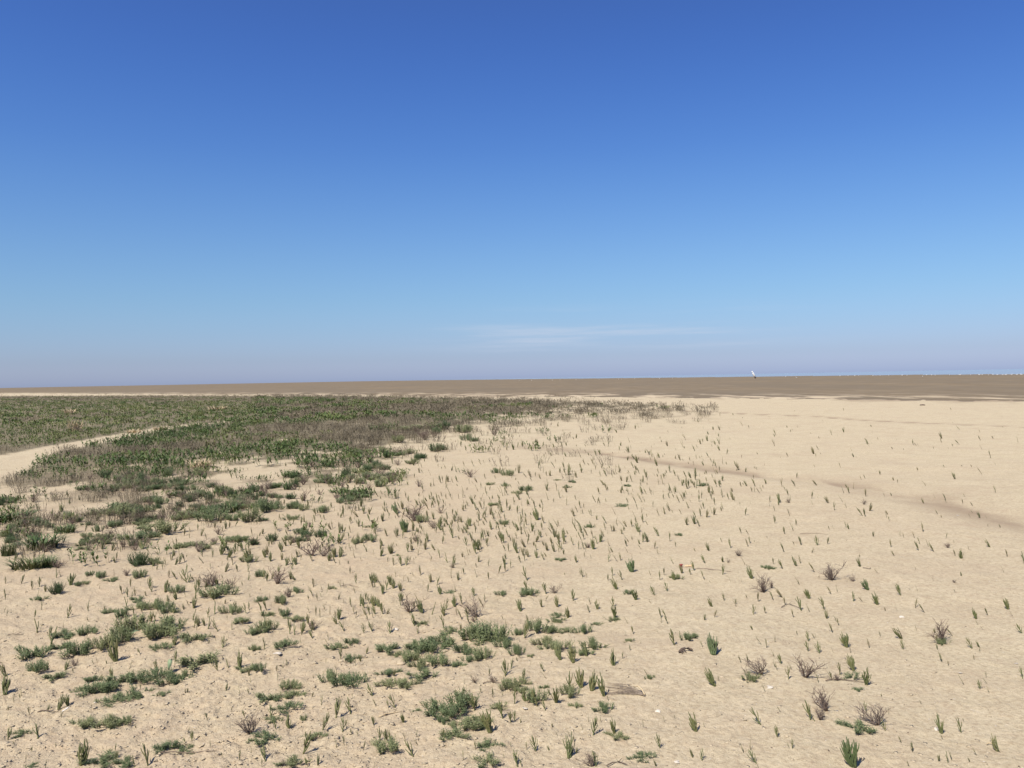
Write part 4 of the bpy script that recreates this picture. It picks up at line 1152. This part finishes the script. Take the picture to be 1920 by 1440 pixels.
# ------------------------------------------------------------------ labels: say which one, by a find one can point to
for ph, px, py in (('the big dark glasswort clump', 1600, 1437), ('the tallest dead bush', 1428, 1265), ('the reddish dead bush', 1767, 1205), ('the dark dead tuft', 1600, 1090), ('the dead bush with long twigs', 1645, 1360),
                   ('the large green mat', 850, 1215), ('the lower green mat', 860, 1350), ('the two round grey cushions', 640, 1285), ('the round dark dome bush', 261, 1063), ('the small dark dome bush', 107, 1115), ('the arching grass clump', 70, 1030),
                   ('the spiky bush behind the mat', 892, 1157), ('the lone grey dead bush', 1560, 1087), ('the brown bush left of centre', 585, 1042), ('the bushiest mid glasswort', 1185, 1072), ('the tuft on the damp strip', 1837, 971),
                   ('the green and brown thicket', 760, 990), ('the three-horned cushion', 725, 1415), ('the dead bush with green skirt', 410, 1120), ('the thin bush lower left', 467, 1375), ('the long low cushion', 1607, 1373), ('the bare path', 100, 850), ('the twin glasswort', 1693, 1200), ('the far marsh edge', 780, 830), ('the yellowish straw clump', 375, 876), ('the dark green thicket', 230, 955)):
    named.append((ph, px, py))
ORD = ['', 'second ', 'third ', 'fourth ', 'fifth ', 'sixth ', 'seventh ', 'eighth ', 'ninth ', 'tenth ', 'eleventh ', 'twelfth ', 'thirteenth ', 'fourteenth ', 'fifteenth ', 'sixteenth ', 'seventeenth ', 'eighteenth ', 'nineteenth ', 'twentieth ']
ORD += ['twenty-' + q for q in ORD[:0]] + ['twenty-first '] + ['twenty-' + q for q in ORD[1:9]] + ['thirtieth ', 'thirty-first '] + ['thirty-' + q for q in ORD[1:9]]
CATS = {'glasswort': 'glasswort', 'cushion': 'cushion plant', 'dome': 'bush', 'dead': 'dead bush', 'grass': 'grass'}
GRP = {'glasswort': 'glassworts on the sand', 'cushion': 'low sea-blite cushions', 'dome': 'dark green dome bushes', 'dead': 'bare dead bushes', 'grass': 'arching grass clumps'}
OWN = {(640, 1108, 1440, 1160): 'big dense dark green glasswort clump at the bottom edge, lower right', (1870, 420, 960, 1160): 'tallest bare dead bush, a green cushion at its foot', (1310, 180, 1440, 1160): 'reddish bare dead bush standing alone near the right',
       (640, 840, 1440, 880): 'dark leaning dead tuft beside a dense glasswort clump', (820, 800, 1440, 1160): 'dead bush with very long bare twigs, lower right', (430, 940, 0, 880): 'small dark green dome bush on the left sand', (1045, 735, 0, 880): 'round dark green dome bush on the left sand',
       (280, 605, 0, 880): 'largest arching green grass clump near the left edge', (1650, 1110, 480, 880): 'spiky bare bush just behind the large green mat', (480, 830, 1440, 880): 'lone grey dead bush left of the dark dead tuft', (420, 650, 480, 880): 'bare brown bush left of centre among glassworts',
       (900, 770, 960, 880): 'bushiest glasswort in the middle distance, left of the red flower', (1590, 365, 1440, 880): 'small bushy glasswort on the damp strip far right', (1870, 860, 0, 1160): 'thin bare dead bush in the lower left sand', (670, 855, 1440, 1160): 'long low green cushion left of a long-twigged dead bush',
       (980, 1020, 480, 1160): 'three-horned green cushion near the bottom centre left', (1640, 960, 0, 880): 'wide green cushion skirting a dead bush on the left'}
OWNP = {(round(c + a / 4, 2), round(d + b / 4, 2)): v for (a, b, c, d), v in OWN.items()}
nl_ = np.array([(a, b) for _, a, b in named])
buckets = {}
for (o, kind, noun, px, py, size) in recs:
    o['category'] = CATS[kind]
    o['group'] = GRP[kind]
    own = OWNP.get((round(px, 2), round(py, 2)))
    if own:
        o['label'] = own; continue
    dx = nl_[:, 0] - px; dy = (nl_[:, 1] - py) * 1.6
    k = int(np.argmin(dx * dx + dy * dy)); ex_, ey_ = -dx[k], -dy[k]
    side = ('right of' if ex_ > 0 else 'left of') if abs(ex_) > abs(ey_) else ('in front of' if ey_ > 0 else 'behind')
    buckets.setdefault((noun, k, side), []).append((math.hypot(ex_, ey_), o))
for (noun, k, side), lst in buckets.items():
    lst.sort(key=lambda q: q[0])
    for i, (_, o) in enumerate(lst):
        rank = (ORD[i] if i < len(ORD) else 'farther ') + ('nearest ' if i else '')
        if len(lst) == 1: o['label'] = f'{noun}, the one {side} {named[k][0]}'
        elif i == 0: o['label'] = f'{noun}, nearest {side} {named[k][0]}'
        else: o['label'] = f'{noun}, {rank.strip()} {side} {named[k][0]}'
